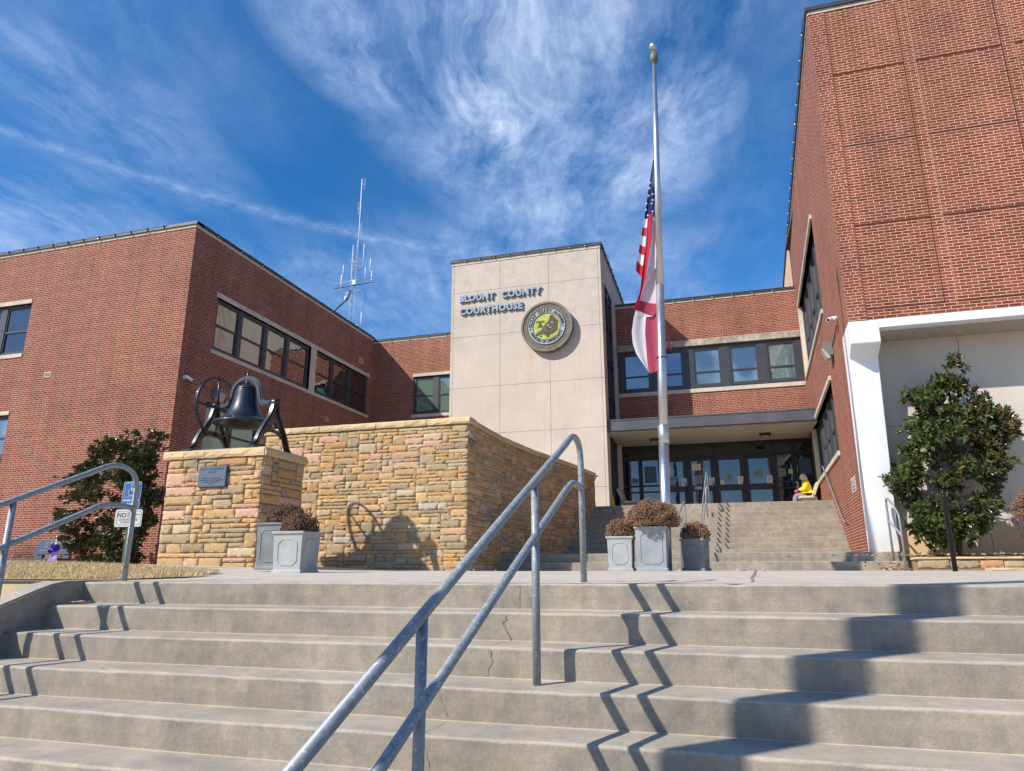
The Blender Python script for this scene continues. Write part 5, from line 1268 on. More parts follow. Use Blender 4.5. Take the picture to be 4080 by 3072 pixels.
mb.tube([sf.p(-.005 + .052 * math.cos(k), 1.275 + .052 * math.sin(k), .007) for k in [2.0 + i * .38 for i in range(11)]], .006, 6)
put_text(mb, sf, 0, 1.135, .0055, 'WHEELCHAIR', .045, extrude=.001, offset=.0015); put_text(mb, sf, 0, 1.075, .0055, 'RAMP', .045, extrude=.001, offset=.0015)
mb.build('ramp_panel', ['sign_white', 'sign_blue'], t)
mb = MB(); mb.prism(rr(-.23, .23, .735, 1.008, .03), sf, 0, .003); mb.mi = 1
mb.tube([sf.p(a, z, .004) for a, z in rr(-.195, .215, .765, .98, .02)], .0025, 5, closed=True)
put_text(mb, sf, -.12, .885, .0045, 'NO', .10, extrude=.001, offset=.001)
for k, tx in enumerate(('SMOKING', 'SMOKELESS TOBACCO', 'E-CIGARETTES')): put_text(mb, sf, -.03, .945 - .028 * k, .0045, tx, .022, align='LEFT', extrude=.001)
mb.fbox(sf, -.17, .19, .868, .871, .0035, .005); put_text(mb, sf, 0, .832, .0045, 'ON THIS PROPERTY OR', .030, extrude=.001); put_text(mb, sf, 0, .795, .0045, 'IN THIS BUILDING', .030, extrude=.001)
mb.build('no_smoking_panel', ['sign_white', 'sign_black'], t)
rs = F((2.163, 0, 0), (0.0507, 1, 0), (-1, 0.0507, 0))
t = empty('wall_sign', (rwx(17.5) - .01, 17.5, 1.9), 'small white no smoking sign on the brick wall right of the steps', 'sign')
mb = MB(); mb.prism(rr(17.2, 17.95, 1.74, 2.08, .03), rs, .004, .012); mb.mi = 1; mb.tube([rs.p(a, z, .013) for a, z in rr(17.23, 17.92, 1.765, 2.055, .02)], .003, 5, closed=True)
put_text(mb, rs, 17.72, 1.93, .0135, 'NO', .13, extrude=.001); put_text(mb, rs, 17.42, 1.99, .0135, 'SMOKING', .04, extrude=.001); put_text(mb, rs, 17.42, 1.94, .0135, 'TOBACCO', .04, extrude=.001)
mb.fbox(rs, 17.27, 17.88, 1.905, 1.909, .012, .014); put_text(mb, rs, 17.57, 1.85, .0135, 'ON THIS PROPERTY', .05, extrude=.001); put_text(mb, rs, 17.57, 1.79, .0135, 'OR IN THIS BUILDING', .045, extrude=.001)
mb.build('panel', ['sign_white', 'sign_black'], t)
bo = empty('bollard', (2.84, 10.32, .03), 'slim black post with a rounded cap standing on the plaza', 'bollard', 'chain posts')
mb = MB(); mb.lathe([(.03, 0), (.03, .93), (.034, .935), (.034, .955), (.026, .965)], (2.84, 10.32, .03), 20); mb.build('shaft', 'black_post', bo)
mb = MB(); mb.lathe([(.024, .965), (.036, .975), (.038, .99), (.03, 1.005), (.02, 1.012), (.022, 1.02), (.018, 1.03), (0, 1.034)], (2.84, 10.32, .03), 16); mb.build('cap', 'black_post', bo)
mb = MB(); pts = []
cA, cB = V((2.87, 10.33, .90)), V((5.9, 11.6, .86)); nl = 62
for k in range(nl):
    q = k / nl; q2 = (k + 1.25) / nl; sg = lambda a: cA.lerp(cB, a) - Z * (.42 * a * (1 - a))
    p0, p1 = sg(q), sg(q2); dd = (p1 - p0); L2 = dd.length / 2; u_ = dd.normalized(); sd_ = u_.cross(Z).normalized() if k % 2 else u_.cross(u_.cross(Z)).normalized(); c = (p0 + p1) / 2
    ring = [c + u_ * (L2 * .72 * math.cos(a) + (.28 * L2 if math.cos(a) > 0 else -.28 * L2)) + sd_ * .012 * math.sin(a) for a in [2 * PI * i / 10 + .01 for i in range(10)]]
    mb.tube(ring, .0035, 5, closed=True)
tag(mb.build('chain', 'cable_black', origin=cA), 'black chain sagging from the black post towards the right edge', 'chain')
b2 = dup(bo, (5.93, 11.62, .03), 'slim black post beyond the right edge holding the far end of the chain')

# ================================================================== BENCHES
t = empty('memorial_bench', (-18.4, 15.6, -.1), 'dark granite memorial bench with an engraved back by the left brick wall', 'bench')
mb = MB(); mb.box(-19.72, -17.72, 15.35, 15.85, .30, .37); mb.bevel(.01, 2); mb.build('seat', 'granite', t)
mb = MB(); bf = F((0, 15.92, 0), (1, 0, 0), (0, -1, 0))
c8 = []
for yy in (0, .09):
    pass
mb.hexa([V((-19.12, 15.86, .49)), V((-17.80, 15.86, .49)), V((-17.80, 15.95, .49)), V((-19.12, 15.95, .49)), V((-19.05, 15.98, .90)), V((-17.58, 15.98, .90)), V((-17.58, 16.07, .90)), V((-19.05, 16.07, .90))])
mb.build('backrest', 'granite', t)
tf = F((0, 15.855, 0), (1, 0, 0), (0, -1, 0)); mb = MB()
for tx, z_, s_ in (('DEDICATED TO', .855, .038), ('VICTIMS OF CRIME', .79, .075), ('IN LOVING MEMORY & HONOR', .735, .040), ('WE NEVER FORGET THEIR STORIES', .685, .040), ('SPONSORED BY', .635, .036), ('NORTH CENTRAL ALABAMA CHAPTER OF VOCAL', .58, .040), ('2014', .53, .036)):
    tl = F((0, 15.855 + .12 * (z_ - .49) / .41, 0), (1, 0, 0), (0, -1, 0)); put_text(mb, tl, -18.45, z_, .006, tx, s_, extrude=.002, offset=.0006)
mb.build('engraving', 'fixture_lens', t)
for x_ in (-19.3, -18.1): mb = MB(); mb.box(x_, x_ + .5, 15.42, 15.95, -.14, .30); mb.build('leg', 'iron_paint', t)
for x_ in (-19.0, -18.0): mb = MB(); mb.hexa([V((x_, 15.86, .36)), V((x_ + .22, 15.86, .36)), V((x_ + .22, 15.95, .36)), V((x_, 15.95, .36)), V((x_ + .02, 15.9, .5)), V((x_ + .24, 15.9, .5)), V((x_ + .24, 15.96, .5)), V((x_ + .02, 15.96, .5))]); mb.build('back_support', 'granite', t)
t = empty('ribbon_bow', (-17.72, 15.42, .25), 'purple ribbon bow with tails tied round a white stick at the granite bench', 'ribbon')
mb = MB(); mb.tube([(-17.72, 15.38, -.1), (-17.74, 15.38, .98)], .022, 8); mb.build('stick', 'white_plain', t)
rn = random.Random(5); mb = MB()
for k in range(22):
    a = rn.uniform(0, 2 * PI); e_ = rn.uniform(-.6, 1.0); r_ = rn.uniform(.13, .2); dr_ = V((math.cos(a) * math.cos(e_), -abs(math.sin(a)) * math.cos(e_) * .8, math.sin(e_))); c = V((-17.72, 15.34, .60)); s_ = dr_.cross(Z).normalized() * .04
    loop = [c + dr_ * r_ * q + Z * w_ for q, w_ in ((0, 0), (.5, .05), (1, .03), (1.05, 0), (1, -.03), (.5, -.03), (0, 0))]
    for p, q in zip(loop[:-1], loop[1:]): mb.face([p - s_, p + s_, q + s_, q - s_], smooth=True)
mb.build('bow', 'ribbon', t, recalc=False)
mb = MB()
for k in range(7):
    x_ = -17.80 + k * .028; prev = None
    for j in range(8):
        z_ = .58 - j * .055; c = V((x_ + .02 * math.sin(j + k) + (k - 3) * .004 * j, 15.33 + .012 * math.cos(j * 1.3 + k), z_))
        if prev is not None: mb.face([prev - V((.016, 0, 0)), prev + V((.016, 0, 0)), c + V((.016, 0, 0)), c - V((.016, 0, 0))], smooth=True)
        prev = c
mb.build('tails', 'ribbon_light', t, recalc=False)
def bench(x, sgn, y0, y1, label):
    t = empty('concrete_bench', (x, (y0 + y1) / 2, 1.99), label, 'bench', 'concrete benches flanking the doors'); zb = 1.9875
    pr = lambda pts, ya, yb, nm: (lambda mb: (mb.prism([(x + sgn * a, zb + z) for a, z in pts], F((0, 0, 0), (1, 0, 0), (0, -1, 0)), -yb, -ya), mb.bevel(.012, 2), mb.build(nm, 'bench_concrete', t)))(MB())
    pr([(-.26, .41), (.22, .41), (.22, .49), (-.26, .49)], y0, y1, 'seat')
    pr([(-.22, .52), (-.30, .50), (-.47, .90), (-.44, .96), (-.38, .96)], y0, y1, 'backrest')
    for ya in (y0 + .15, y1 - .27): pr([(-.36, 0), (.14, 0), (.10, .10), (.14, .409), (-.2, .409), (-.26, .56), (-.33, .56), (-.40, .30)], ya, ya + .12, 'leg')
bench(-3.12, 1, 26.15, 27.55, 'concrete bench with a sloping back against the tower left of the doors')
bench(2.99, -1, 26.15, 27.55, 'concrete bench right of the doors with a seated woman on it')
t = empty('caution_board', (-3.5, 25.3, 1.99), 'folded yellow caution board leaning beside the left bench', 'board')
mb = MB()
for k in (0, 1): mb.hexa([V((-3.60 + k * .05, 25.1, 1.99)), V((-3.57 + k * .05, 25.1, 1.99)), V((-3.57 + k * .05, 25.36, 1.99)), V((-3.60 + k * .05, 25.36, 1.99)), V((-3.62, 25.14, 2.62)), V((-3.60, 25.14, 2.62)), V((-3.60, 25.32, 2.62)), V((-3.62, 25.32, 2.62))])
mb.build('panel', 'caution_yellow', t)

# ================================================================== SEATED WOMAN
def skin_obj(name, verts, edges, radii, m, parent, root=0, sub=2):
    me = bpy.data.meshes.new(name); me.from_pydata([tuple(v) for v in verts], edges, []); o = bpy.data.objects.new(name, me); COL.objects.link(o)
    md = o.modifiers.new('s', 'SKIN'); md.use_smooth_shade = True
    for i, r in enumerate(radii): me.skin_vertices[0].data[i].radius = (r, r) if not isinstance(r, tuple) else r; me.skin_vertices[0].data[i].use_root = (i == root)
    sb = o.modifiers.new('u', 'SUBSURF'); sb.levels = sub; sb.render_levels = sub
    bpy.context.view_layer.update(); dg = bpy.context.evaluated_depsgraph_get(); m2 = bpy.data.meshes.new_from_object(o.evaluated_get(dg)); bpy.data.objects.remove(o)
    m2.name = name; m2.materials.clear(); m2.materials.append(MATS[m]); return link(name, m2, parent)
SB = V((3.10, 26.72, 1.9875)); sp = lambda x, y, z: V((SB.x + x, SB.y + y, SB.z + z))
pw = empty('person', SB, 'white haired woman in a yellow jacket sitting sideways on the right concrete bench', 'person')
vs = [sp(0, 0, .56), sp(-.02, 0, .80), sp(-.04, 0, 1.00), sp(-.07, 0, 1.06), sp(-.10, 0, 1.14), sp(-.12, 0, 1.22),
      sp(-.18, -.10, .57), sp(-.42, -.11, .52), sp(-.44, -.11, .10), sp(-.56, -.11, .04), sp(-.18, .10, .57), sp(-.42, .11, .52), sp(-.43, .11, .10), sp(-.55, .11, .04),
      sp(-.02, -.17, .98), sp(-.12, -.22, .76), sp(-.31, -.14, .74), sp(-.02, .17, .98), sp(-.12, .22, .76), sp(-.30, .12, .82), sp(-.25, .06, .98)]
ed = [(0, 1), (1, 2), (2, 3), (3, 4), (4, 5), (0, 6), (6, 7), (7, 8), (8, 9), (0, 10), (10, 11), (11, 12), (12, 13), (2, 14), (14, 15), (15, 16), (2, 17), (17, 18), (18, 19), (19, 20)]
rd = [.15, .13, .12, .05, .075, .085, .09, .065, .045, .04, .09, .065, .045, .04, .06, .05, .033, .06, .05, .035, .028]
skin_obj('body', vs, ed, rd, 'skin', pw)
for s_, (wx_, wy_, wz_), dz_ in ((-1, (-.31, -.14, .74), -.02), (1, (-.25, .06, .98), .05)):
    hv = [sp(wx_, wy_, wz_), sp(wx_ - .045, wy_, wz_ + dz_)]; he = [(0, 1)]; hr = [.026, .03]
    for f_ in range(4):
        b_ = len(hv); oy = (f_ - 1.5) * .02; hv += [sp(wx_ - .08, wy_ + oy, wz_ + dz_ - .005), sp(wx_ - .11 + abs(f_ - 1.5) * .008, wy_ + oy, wz_ + dz_ - .03)]; he += [(1, b_), (b_, b_ + 1)]; hr += [.0095, .008]
    b_ = len(hv); hv += [sp(wx_ - .04, wy_ - s_ * .035, wz_ + dz_ + .01), sp(wx_ - .07, wy_ - s_ * .045, wz_ + dz_ + .015)]; he += [(1, b_), (b_, b_ + 1)]; hr += [.011, .009]
    skin_obj('hand', hv, he, hr, 'skin', pw, sub=1)
jv = [sp(.0, 0, .50), sp(0, 0, .62), sp(-.01, 0, .80), sp(-.03, 0, .98), sp(-.06, 0, 1.06), sp(-.02, -.19, .98), sp(-.11, -.25, .76), sp(-.27, -.16, .74), sp(-.02, .19, .98), sp(-.11, .25, .76), sp(-.27, .14, .82), sp(-.17, 0, .54)]
je = [(0, 1), (1, 2), (2, 3), (3, 4), (3, 5), (5, 6), (6, 7), (3, 8), (8, 9), (9, 10), (0, 11)]
skin_obj('jacket', jv, je, [(.215, .23), (.21, .225), (.19, .205), (.17, .18), (.09, .10), .10, .095, .065, .10, .095, .07, (.19, .19)], 'jacket_yellow', pw)
tv = [sp(-.02, 0, .55), sp(-.20, -.10, .56), sp(-.42, -.11, .53), sp(-.44, -.11, .10), sp(-.20, .10, .56), sp(-.42, .11, .53), sp(-.43, .11, .10)]
skin_obj('trousers', tv, [(0, 1), (1, 2), (2, 3), (0, 4), (4, 5), (5, 6)], [.13, .105, .09, .065, .105, .09, .065], 'trousers_grey', pw)
for q in (-1, 1): mb = MB(); mb.ball(sp(-.51, q * .11, .04), .05, 2, (2.2, .9, .8)); mb.build('shoe', 'shoe_dark', pw)
mb = MB(); hc = sp(-.12, 0, 1.17)
for k in range(300):
    pass
mb.ball(hc + V((.035, 0, .03)), .115, 3, (1.0, .95, 1.08)); 
for k in range(160):
    a = rn.uniform(-1.9, 1.9); x_ = hc.x + .045 + .105 * math.cos(a); y_ = hc.y + .105 * math.sin(a); z_ = hc.z + rn.uniform(.0, .08)
    if x_ < hc.x - .01: continue
    mb.tube([(x_, y_, z_), (x_ + .02, y_ * 1 + 0, z_ - .09), (x_ + .035 + rn.uniform(-.01, .02), y_ + rn.uniform(-.015, .015), z_ - rn.uniform(.17, .25))], .010, 4, r1=.004)
mb.build('hair', 'hair_blonde', pw)
mb = MB(); mb.ball(hc + V((-.085, 0, -.01)), .022, 1, (1, .7, 1.2)); mb.ball(hc + V((-.075, -.03, .015)), .012, 1); mb.ball(hc + V((-.075, .03, .015)), .012, 1); mb.ball(hc + V((-.078, 0, -.045)), .018, 1, (.6, 1.3, .4)); mb.build('face', 'skin', pw)
mb = MB(); mb.ball(sp(-.36, -.12, .68), .07, 2, (1.2, 1, .9)); mb.ball(sp(-.33, -.05, .66), .06, 2); tag(mb.build('red_pouch', 'red_cloth', origin=sp(-.36, -.1, .66)), 'small red pouch in the lap of the seated woman', 'pouch')

# ================================================================== TREES AND SHRUBS
LEAF_FLIP = False
def leaves(name, rosettes, parent, m, seed, L0=.085, L1=.15, wr=.34, n0=7, n1=11):
    rn = random.Random(seed); vs = []; fs = []
    for (c, ax) in rosettes:
        c = V(c); ax = V(ax).normalized(); s_ = ax.orthogonal().normalized(); t_ = ax.cross(s_)
        for k in range(rn.randint(n0, n1)):
            a = rn.uniform(0, 2 * PI); tilt = rn.uniform(.15, 1.25); dr = (s_ * math.cos(a) + t_ * math.sin(a)) * math.sin(tilt) + ax * math.cos(tilt) ; dr = (dr + V((0, 0, -.12))).normalized()
            L_ = rn.uniform(L0, L1); w_ = L_ * wr * .5; up = dr.cross(ax.cross(dr)).normalized() if ax.cross(dr).length > 1e-3 else s_; sd_ = dr.cross(up).normalized(); b_ = c + dr * .012 + V((rn.uniform(-.02, .02),) * 3)
            if up.dot(ax + V((0, -.15, .6))) < 0: up = -up; sd_ = -sd_
            n = len(vs); dp = up * (-w_ * .35)
            pts = [b_, b_ + dr * L_ * .35 + sd_ * w_ - dp * 1, b_ + dr * L_ * .72 + sd_ * w_ * .8 - dp, b_ + dr * L_ - up * L_ * .08, b_ + dr * L_ * .72 - sd_ * w_ * .8 - dp, b_ + dr * L_ * .35 - sd_ * w_ - dp, b_ + dr * L_ * .5 + dp * .3]
            vs += [tuple(p) for p in pts]; fs += [f_[::-1] if LEAF_FLIP else f_ for f_ in ((n, n + 1, n + 2, n + 6), (n + 6, n + 2, n + 3), (n + 6, n + 3, n + 4), (n, n + 6, n + 4, n + 5))]
    me = bpy.data.meshes.new(name); me.from_pydata(vs, [], fs); me.materials.append(MATS[m])
    for p in me.polygons: p.use_smooth = False
    return link(name, me, parent)
def limb(mb, a, b, r0, r1, rn, sag=.06):
    a, b = V(a), V(b); L_ = (b - a).length; pts = []
    for k in range(6): q = k / 5; pts.append(a.lerp(b, q) + V((rn.uniform(-1, 1), rn.uniform(-1, 1), 0)) * L_ * .03 * (0 < k < 5) + Z * sag * L_ * math.sin(q * PI))
    mb.tube(pts, r0, 7, r1=r1)
def magnolia(base, label, profile, depth_f, depth_b, yc, nros, seed, gaps=(), ylim=99, L=(.085, .15), group='magnolia trees', power=.55):
    t = empty('magnolia_tree', base, label, 'tree', group); rn = random.Random(seed); base = V(base)
    zs = [p[0] for p in profile]; z0, z1 = min(zs), max(zs); pr = sorted(profile)
    xl = lambda z: lerp_list(z, [p[0] for p in pr], [p[1] + min(.15, (p[2] - p[1]) * .2) for p in pr]); xr = lambda z: lerp_list(z, [p[0] for p in pr], [p[2] - min(.15, (p[2] - p[1]) * .2) for p in pr])
    tip = V(((xl(z1) + xr(z1)) / 2, yc, z1 - .12)); mb = MB(); mid = base.lerp(tip, .5) + V((.05, .03, 0))
    mb.tube(smooth([tuple(base), tuple(base.lerp(mid, .5) + V((.02, 0, 0))), tuple(mid), tuple(mid.lerp(tip, .5)), tuple(tip)], 1), .055, 9, r1=.012)
    # boughs, each ending in a dense spray, reach the outline
    sprays = []
    while len(sprays) < nros[0]:
        z = rn.uniform(z0 + .05, z1 - .03); a, b = xl(z), xr(z)
        wsum = b - a
        if rn.random() > (wsum / 2.4) + .12: continue
        q = rn.random(); edge = rn.random() < .55
        x = (a + rn.uniform(.06, .22) if rn.random() < .5 else b - rn.uniform(.06, .22)) if edge else a + wsum * q
        hw = wsum / 2; c = (a + b) / 2; fr_ = max(0.0, 1 - ((x - c) / max(hw, .1)) ** 2) ** .5
        y = yc + (rn.uniform(-1, 1) ** 1) * 0; u_ = rn.uniform(-1, 1); y = yc + (depth_b if u_ > 0 else depth_f) * u_ * max(.25, fr_) * min(1, .45 + hw * .5)
        if any((x - g[0]) ** 2 / g[2] ** 2 + (z - g[1]) ** 2 / g[3] ** 2 < 1 for g in gaps): continue
        if y > ylim: continue
        sprays.append(V((x, y, z)))
    ros = []
    for s in sprays:
        hz = max(base.z + .25, min(z1 - .2, s.z - .35 * abs(s.x - mid.x) - .1)); f_ = (hz - base.z) / (tip.z - base.z); st = base.lerp(tip, f_)
        if rn.random() < .35: limb(mb, st, s, .013, .004, rn)
        n_ = rn.randint(*nros[1])
        for _ in range(n_):
            o = V((rn.gauss(0, .095), rn.gauss(0, .09), rn.gauss(0, .07))); ax = (s + o - st); ax.z = ax.z * .5 + .12 * ax.length; p = s + o
            if p.y > ylim + .05: continue
            ros.append((p, ax.normalized() * .8 + V((rn.uniform(-.5, .5), rn.uniform(-1.1, -.1), rn.uniform(-.25, .45)))))
    mb.build('trunk', 'bark', t); leaves('crown', ros, t, 'magnolia_leaf', seed + 1, L[0], L[1])
    return t
prR = [(.50, 4.15, 4.70), (.63, 3.75, 4.80), (.83, 3.56, 4.95), (1.15, 3.55, 5.18), (1.27, 3.50, 5.22), (1.5, 3.42, 5.28), (1.64, 3.33, 5.40), (1.80, 3.32, 5.44), (1.95, 3.50, 5.50), (2.10, 3.66, 5.52), (2.3, 3.56, 5.42), (2.58, 3.70, 5.66), (2.75, 3.76, 5.80), (2.9, 3.82, 5.82), (3.08, 3.98, 5.60), (3.2, 4.05, 5.36), (3.4, 3.86, 5.28), (3.52, 3.84, 5.22), (3.68, 4.25, 5.14), (3.85, 4.38, 4.98), (4.0, 4.58, 4.86), (4.10, 4.66, 4.80)]
magnolia((4.44, 15.72, .30), 'glossy dark green magnolia tree in the kerbed bed before the beige wall', prR, .75, .42, 15.62, (135, (9, 13)), 21, gaps=((3.75, 3.25, .22, .12), (4.9, 2.05, .16, .10), (5.62, 2.33, .25, .10), (3.45, 2.0, .2, .10), (5.3, 1.62, .2, .05), (4.1, 3.0, .14, .1), (3.6, 1.42, .15, .06)), ylim=16.12, L=(.10, .18))
prL = [(0.15, -15.98, -14.55), (0.5, -16.28, -14.45), (0.8, -16.48, -14.3), (1.15, -16.78, -14.25), (1.45, -17.03, -14.0), (1.95, -16.88, -13.95), (2.2, -16.73, -14.45), (2.5, -16.68, -14.35), (2.8, -16.28, -14.3), (2.95, -15.98, -14.3), (3.1, -16.1, -14.3), (3.28, -15.9, -14.3), (3.4, -15.2, -14.25), (3.55, -14.72, -14.38), (3.66, -14.58, -14.42)]
magnolia((-15.4, 14.85, -.15), 'dark magnolia tree against the sunlit left brick wing', prL, .9, .9, 14.8, (195, (10, 14)), 33, gaps=((-16.9, 1.7, .2, .12), (-15.9, .6, .18, .16), (-14.2, 2.2, .3, .18), (-14.55, .85, .22, .14), (-15.1, 3.42, .2, .07), (-13.95, .4, .3, .5)), ylim=16.3, L=(.09, .15))
def twiggy(base, h, w, n, seed, label, m='barberry', leafy=900, group='reddish twiggy shrubs'):
    t = empty('shrub', base, label, 'shrub', group); rn = random.Random(seed); mb = MB(); tips = []
    for k in range(n):
        a = rn.uniform(0, 2 * PI); r = w * .5 * rn.random() ** .5; top_ = V(base) + V((math.cos(a) * r, math.sin(a) * r * .6, h * rn.uniform(.5, 1))); p0 = V(base) + V((math.cos(a) * .05, math.sin(a) * .05, 0)); mid = p0.lerp(top_, .5) + V((rn.uniform(-.06, .06), rn.uniform(-.05, .05), 0))
        mb.tube([p0, mid, top_], .005, 4, r1=.002)
        for j in range(4): b_ = p0.lerp(top_, rn.uniform(.35, .95)); e_ = b_ + V((rn.uniform(-.12, .12), rn.uniform(-.1, .1), rn.uniform(.0, .14))); mb.tube([b_, e_], .0028, 3, r1=.0015); tips += [b_, e_]
    mb.build('stems', 'twig', t); vs = []; fs = []
    for k in range(leafy):
        p = rn.choice(tips) + V((rn.gauss(0, .02), rn.gauss(0, .02), rn.gauss(0, .02))); n_ = len(vs); s_ = rn.uniform(.008, .018)
        for _ in range(3): vs.append((p.x + rn.uniform(-s_, s_), p.y + rn.uniform(-s_, s_), p.z + rn.uniform(-s_, s_)))
        fs.append((n_, n_ + 1, n_ + 2))
    me = bpy.data.meshes.new('foliage'); me.from_pydata(vs, [], fs); me.materials.append(MATS[m]); link('foliage', me, t)
twiggy((5.75, 15.65, .28), 1.25, 1.0, 60, 1, 'reddish bare shrub in the bed at the right edge', leafy=1100)
twiggy((-19.9, 16.15, -.12), 1.05, 1.3, 60, 2, 'reddish shrub behind the left end of the granite bench', leafy=1500)
twiggy((-18.6, 16.25, -.12), 1.0, 1.1, 45, 3, 'thin reddish shrub right behind the granite bench back', leafy=900)
# fallen leaves
def litter(spots, name, label, seed, s0=.02, s1=.045):
    rn = random.Random(seed); vs = []; fs = []
    for (x, y, z, rx, ry, n, hh) in spots:
        for _ in range(n):
            px_, py_ = x + rn.gauss(0, rx), y + rn.gauss(0, ry); zz = z + abs(rn.gauss(0, hh)) * max(0, 1 - abs(px_ - x) / (rx * 2.5)); s_ = rn.uniform(s0, s1); a = rn.uniform(0, PI); n_ = len(vs); rm = Matrix.Rotation(a, 3, 'Z') @ Matrix.Rotation(rn.uniform(-.9, .9), 3, 'X')
            for (u_, v_, w_) in ((-1, 0, 0), (-.3, -.6, .3), (.6, -.5, .1), (1.1, 0, .35), (.5, .6, .1), (-.4, .6, .3)): p = rm @ V((u_ * s_, v_ * s_, w_ * s_)); vs.append((px_ + p.x, py_ + p.y, zz + p.z + .012))
            fs += [(n_, n_ + 1, n_ + 2, n_ + 3), (n_, n_ + 3, n_ + 4, n_ + 5)]
    me = bpy.data.meshes.new(name); me.from_pydata(vs, [], fs); me.materials.append(MATS['dry_leaf']); tag(link(name, me), label, 'leaves', kind='stuff')
litter([(3.25, 15.45, .01, .18, .10, 90, .09), (.55, 15.6, .01, .35, .05, 14, .01), (-.75, 15.5, .0, .5, .08, 14, .01), (-2.6, 15.5, .01, .7, .06, 18, .01), (-5.2, 13.6, .01, .6, .08, 6, .01), (2.3, 15.6, .0, .6, .05, 10, .01)], 'fallen_leaves', 'curled dry leaves blown against the foot of the upper steps', 4)
litter([(4.6, 15.65, .29, 1.4, .2, 220, .02), (7, 15.6, .29, 1.3, .2, 80, .02)], 'bed_leaves', 'dry leaves lying on the mulch of the planting bed', 6)
litter([(-4.55, 4.2, -.155, .06, .03, 5, .0)], 'step_leaves', 'pale curled leaf in the shaded corner of a front step', 9, .02, .04)

# ================================================================== WALL CAMERAS AND FLOODLIGHTS
def cctv(fr, a, z, label, sgn):
    t = empty('security_camera', fr.p(a, z, 0), label, 'security camera', 'security cameras'); u_ = fr.u.normalized(); n_ = fr.n; c = fr.p(a, z, 0)
    mb = MB(); mb.tube([c, c + n_ * .10], .055, 14); mb.ball(c + n_ * .11, .055, 2); mb.build('mount', 'camera_white', t)
    d_ = (n_ * .5 + u_ * sgn + Z * -.42).normalized(); p0 = c + n_ * .13 - d_ * .03; mb = MB(); mb.tube([p0, p0 + d_ * .22], .048, 14); mb.build('housing', 'camera_white', t)
    mb = MB(); mb.tube([p0 + d_ * .215, p0 + d_ * .226], .036, 12); mb.build('lens', 'lens_black', t)
cctv(LS, 16.78, 5.76, 'white bullet camera near the corner of the left wing', .7)
cctv(RW, 16.75, 5.70, 'white bullet camera on the right wing above the floodlight', -.9)
def flood(fr, a, z, w, label, cable):
    t = empty('floodlight', fr.p(a, z, 0), label, 'floodlight', 'wall floodlights'); mb = MB(); g = F(fr.p(a, 0, 0), fr.u.normalized(), fr.n)
    mb.prism([(0, z + .18), (0, z - .16), (.10, z - .16), (.24, z + .05), (.24, z + .18)], F(g.o, g.n, g.u), -w / 2, w / 2); mb.bevel(.01, 1); mb.build('housing', 'fixture_grey', t)
    mb = MB(); mb.prism([(.10, z - .159), (.07, z - .22), (.16, z - .22), (.27, z + .03), (.241, z + .05)], F(g.o, g.n, g.u), -w / 2 + .03, w / 2 - .03); mb.build('lens', 'fixture_lens', t)
    mb = MB(); mb.tube([fr.p(x_, z_, .02) for x_, z_ in cable], .014, 6); mb.build('conduit', 'fixture_grey', t)
flood(LS, 18.28, 5.55, .40, 'dark floodlight on the left wing seen through the bell wheel', [(16.95, 5.72), (17.6, 5.69), (18.2, 5.6)])
flood(RW, 18.35, 5.38, .40, 'grey floodlight on the right wing below the camera', [(16.95, 5.62), (17.6, 5.5), (18.2, 5.45)])

# ================================================================== STRING LIGHTS ALONG THE ROOF EDGES
def string(fr, a0, a1, z, step, label, ph=.3, d=.085):
    t = empty('string_light', fr.p(a0, z, d), label, 'string lights', 'bulb strings along the roof edges'); n = int((a1 - a0 - ph) / step) + 1; pts = []
    for k in range(n * 4 + 1): q = k / 4; pts.append(fr.p(min(a1, a0 + ph + (q - .5) * step), z + .035 - .03 * abs(math.sin(q * PI)), d))
    mb = MB(); mb.tube(pts, .006, 4); mb.build('cable', 'cable_black', t)
    mb = MB(); c = fr.p(a0 + ph, z, d); mb.tube([c + Z * .03, c - Z * .03], .020, 8); s0 = mb.build('socket', 'cable_black', t)
    mb = MB(); mb.ball(c - Z * .055, .025, 2, (1, 1, 1.2)); b0 = mb.build('bulb', 'bulb_glass', t)
    for k in range(1, n):
        for o in (s0, b0): q = o.copy(); COL.objects.link(q); q.parent = t; q.location = o.location + fr.u * (step * k)
string(LF, -24.6, -16.5, 10.87, .663, 'bulb string on the roof edge of the left wing front', .68)
string(LS, 16.9, 28.6, 10.86, 1.2, 'bulb string on the roof edge above the shaded left wall', .6)
string(ML, -15.0, -9.9, 10.74, .95, 'bulb string on the roof edge between left wing and tower', .5)
string(TF, -9.5, -3.7, 12.27, .62, 'bulb string along the front roof edge of the tower', .35)
string(TS, 24.8, 32.5, 12.27, .70, 'bulb string along the side roof edge of the tower', .3)
string(CF, -3.2, 3.4, 10.76, .77, 'bulb string on the roof edge above the entrance', .55)
string(RW, 15.6, 27.4, 12.94, .95, 'bulb string down the side roof edge of the right wing', .3)

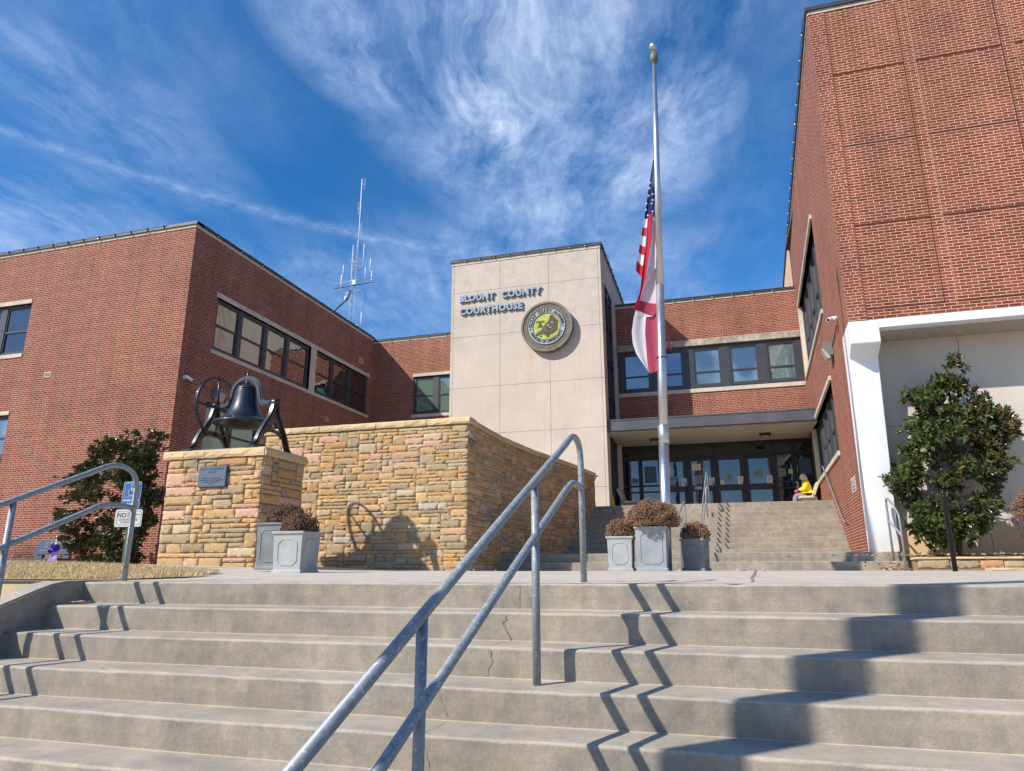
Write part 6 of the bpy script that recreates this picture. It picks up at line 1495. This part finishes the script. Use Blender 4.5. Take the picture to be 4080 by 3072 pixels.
# ================================================================== ROOFTOP ANTENNA MAST
t = empty('antenna_mast', (-20.85, 36, 10.6), 'white lattice radio mast with antennas behind the left roof', 'antenna')
tri = [(-.16, -.09), (.14, -.09), (-.01, .17)]
mb = MB()
for (a, b) in tri: mb.tube([(-20.86 + a, 36 + b, 10.5), (-20.86 + a, 36 + b, 19.2)], .016, 5)
z = 10.6; k = 0
while z < 19.1:
    for q in range(3):
        (a, b), (c, d_) = tri[q], tri[(q + 1) % 3]
        if k % 2: a, b, c, d_ = c, d_, a, b
        mb.tube([(-20.86 + a, 36 + b, z), (-20.86 + c, 36 + d_, z + .30)], .009, 3)
    z += .30; k += 1
mb.build('lattice', 'antenna_metal', t)
vt = lambda x, z0, z1, r=.035, y=36: [(x, y, z0), (x, y, z1)]
for x, z0, z1, r in ((-20.72, 18.4, 24.7, .042), (-21.08, 16.4, 20.05, .03), (-20.30, 18.4, 20.0, .035), (-21.69, 17.8, 18.72, .04), (-21.78, 16.85, 18.05, .042), (-20.12, 17.45, 18.35, .035), (-19.80, 17.9, 18.9, .04), (-19.66, 16.9, 18.05, .042), (-20.23, 14.3, 15.4, .04), (-21.5, 14.2, 14.9, .03)):
    mb = MB(); mb.tube(vt(x, z0, z1, r), r * .68, 8); mb.build('antenna_rod', 'white_plain', t)
for p in ([(-20.66, 36, 24.3), (-20.52, 36, 24.3)], [(-20.72, 36, 22.6), (-20.88, 36, 22.6)], [(-20.70, 36, 21.1), (-20.62, 36, 21.1)], [(-20.7, 36, 19.9), (-20.82, 36, 19.9)]):
    x = p[1][0]; z_ = p[1][2]; mb = MB(); mb.tube(p, .012, 5); mb.tube([(x - .02, 36, z_ - .4), (x - .02, 36, z_ + .4), (x + .04, 36, z_ + .4), (x + .04, 36, z_ - .4)], .010, 4, closed=True); mb.build('dipole', 'white_plain', t)
for x0_, z0_, x1_, z1_, nm, m_ in ((-22.19, 17.43, -19.49, 17.56, 'cross_arm', 'antenna_metal'), (-22.17, 17.10, -19.47, 17.22, 'cross_arm', 'cable_black'), (-21.08, 18.87, -20.32, 18.56, 'side_arm', 'antenna_metal'), (-20.70, 16.78, -20.15, 16.80, 'side_arm', 'antenna_metal'), (-20.70, 14.60, -20.12, 14.42, 'side_arm', 'antenna_metal'), (-21.3, 16.75, -20.9, 16.62, 'side_arm', 'antenna_metal')):
    mb = MB(); mb.tube([(x0_, 35.85, z0_), (x1_, 35.85, z1_)], .022, 6); mb.build(nm, m_, t)
mb = MB(); mb.box(-20.85, -20.62, 35.72, 35.83, 17.18, 17.48); mb.build('equipment_box', 'white_plain', t)
mb = MB(); mb.lathe([(0, 16.56), (.05, 16.55), (.10, 16.40), (.10, 16.28), (0, 16.28)], (-21.32, 35.9, 0), 12); mb.ball((-21.32, 35.9, 16.27), .09, 2); mb.tube([(-21.32, 35.9, 16.5), (-21.30, 35.9, 16.75)], .02, 6); mb.build('dome_camera', 'camera_white', t)
mb = MB(); mb.tube(smooth([(-21.05, 35.9, 16.9), (-21.1, 35.9, 16.4), (-21.5, 35.7, 15.9), (-21.9, 35.5, 15.4), (-22.0, 35.3, 14.2)], 2), .045, 6); mb.tube(smooth([(-20.15, 36, 16.8), (-20.0, 36, 16.6), (-20.05, 36, 16.0), (-20.2, 36, 15.3)], 2), .012, 4)
mb.tube(smooth([(-20.72, 36, 18.3), (-20.5, 36, 18.15), (-20.3, 36, 18.4)], 2), .012, 4); mb.build('cable', 'cable_black', t)
for p in ((-16.5, 33), (-17.4, 39), (-23.5, 38)):
    mb = MB(); mb.tube([(-20.86, 36, 16.4), (p[0], p[1], 10.6)], .004, 3); mb.build('guy_wire', 'antenna_metal', t)

# ================================================================== UTILITY POLE BEHIND THE VIEWER (casts the broad stepped shadow)
t = empty('utility_pole', (-2.87, .48, -1.46), 'tall wooden utility pole standing on the street before the steps', 'pole')
mb = MB(); mb.tube([(-2.87, .48, -1.5), (-2.87, .48, 9.0)], .135, 18, r1=.115); mb.build('shaft', 'wood_pole', t)
mb = MB(); mb.box(-3.9, -1.85, .30, .36, 8.3, 8.42); mb.build('cross_arm', 'wood_pole', t)
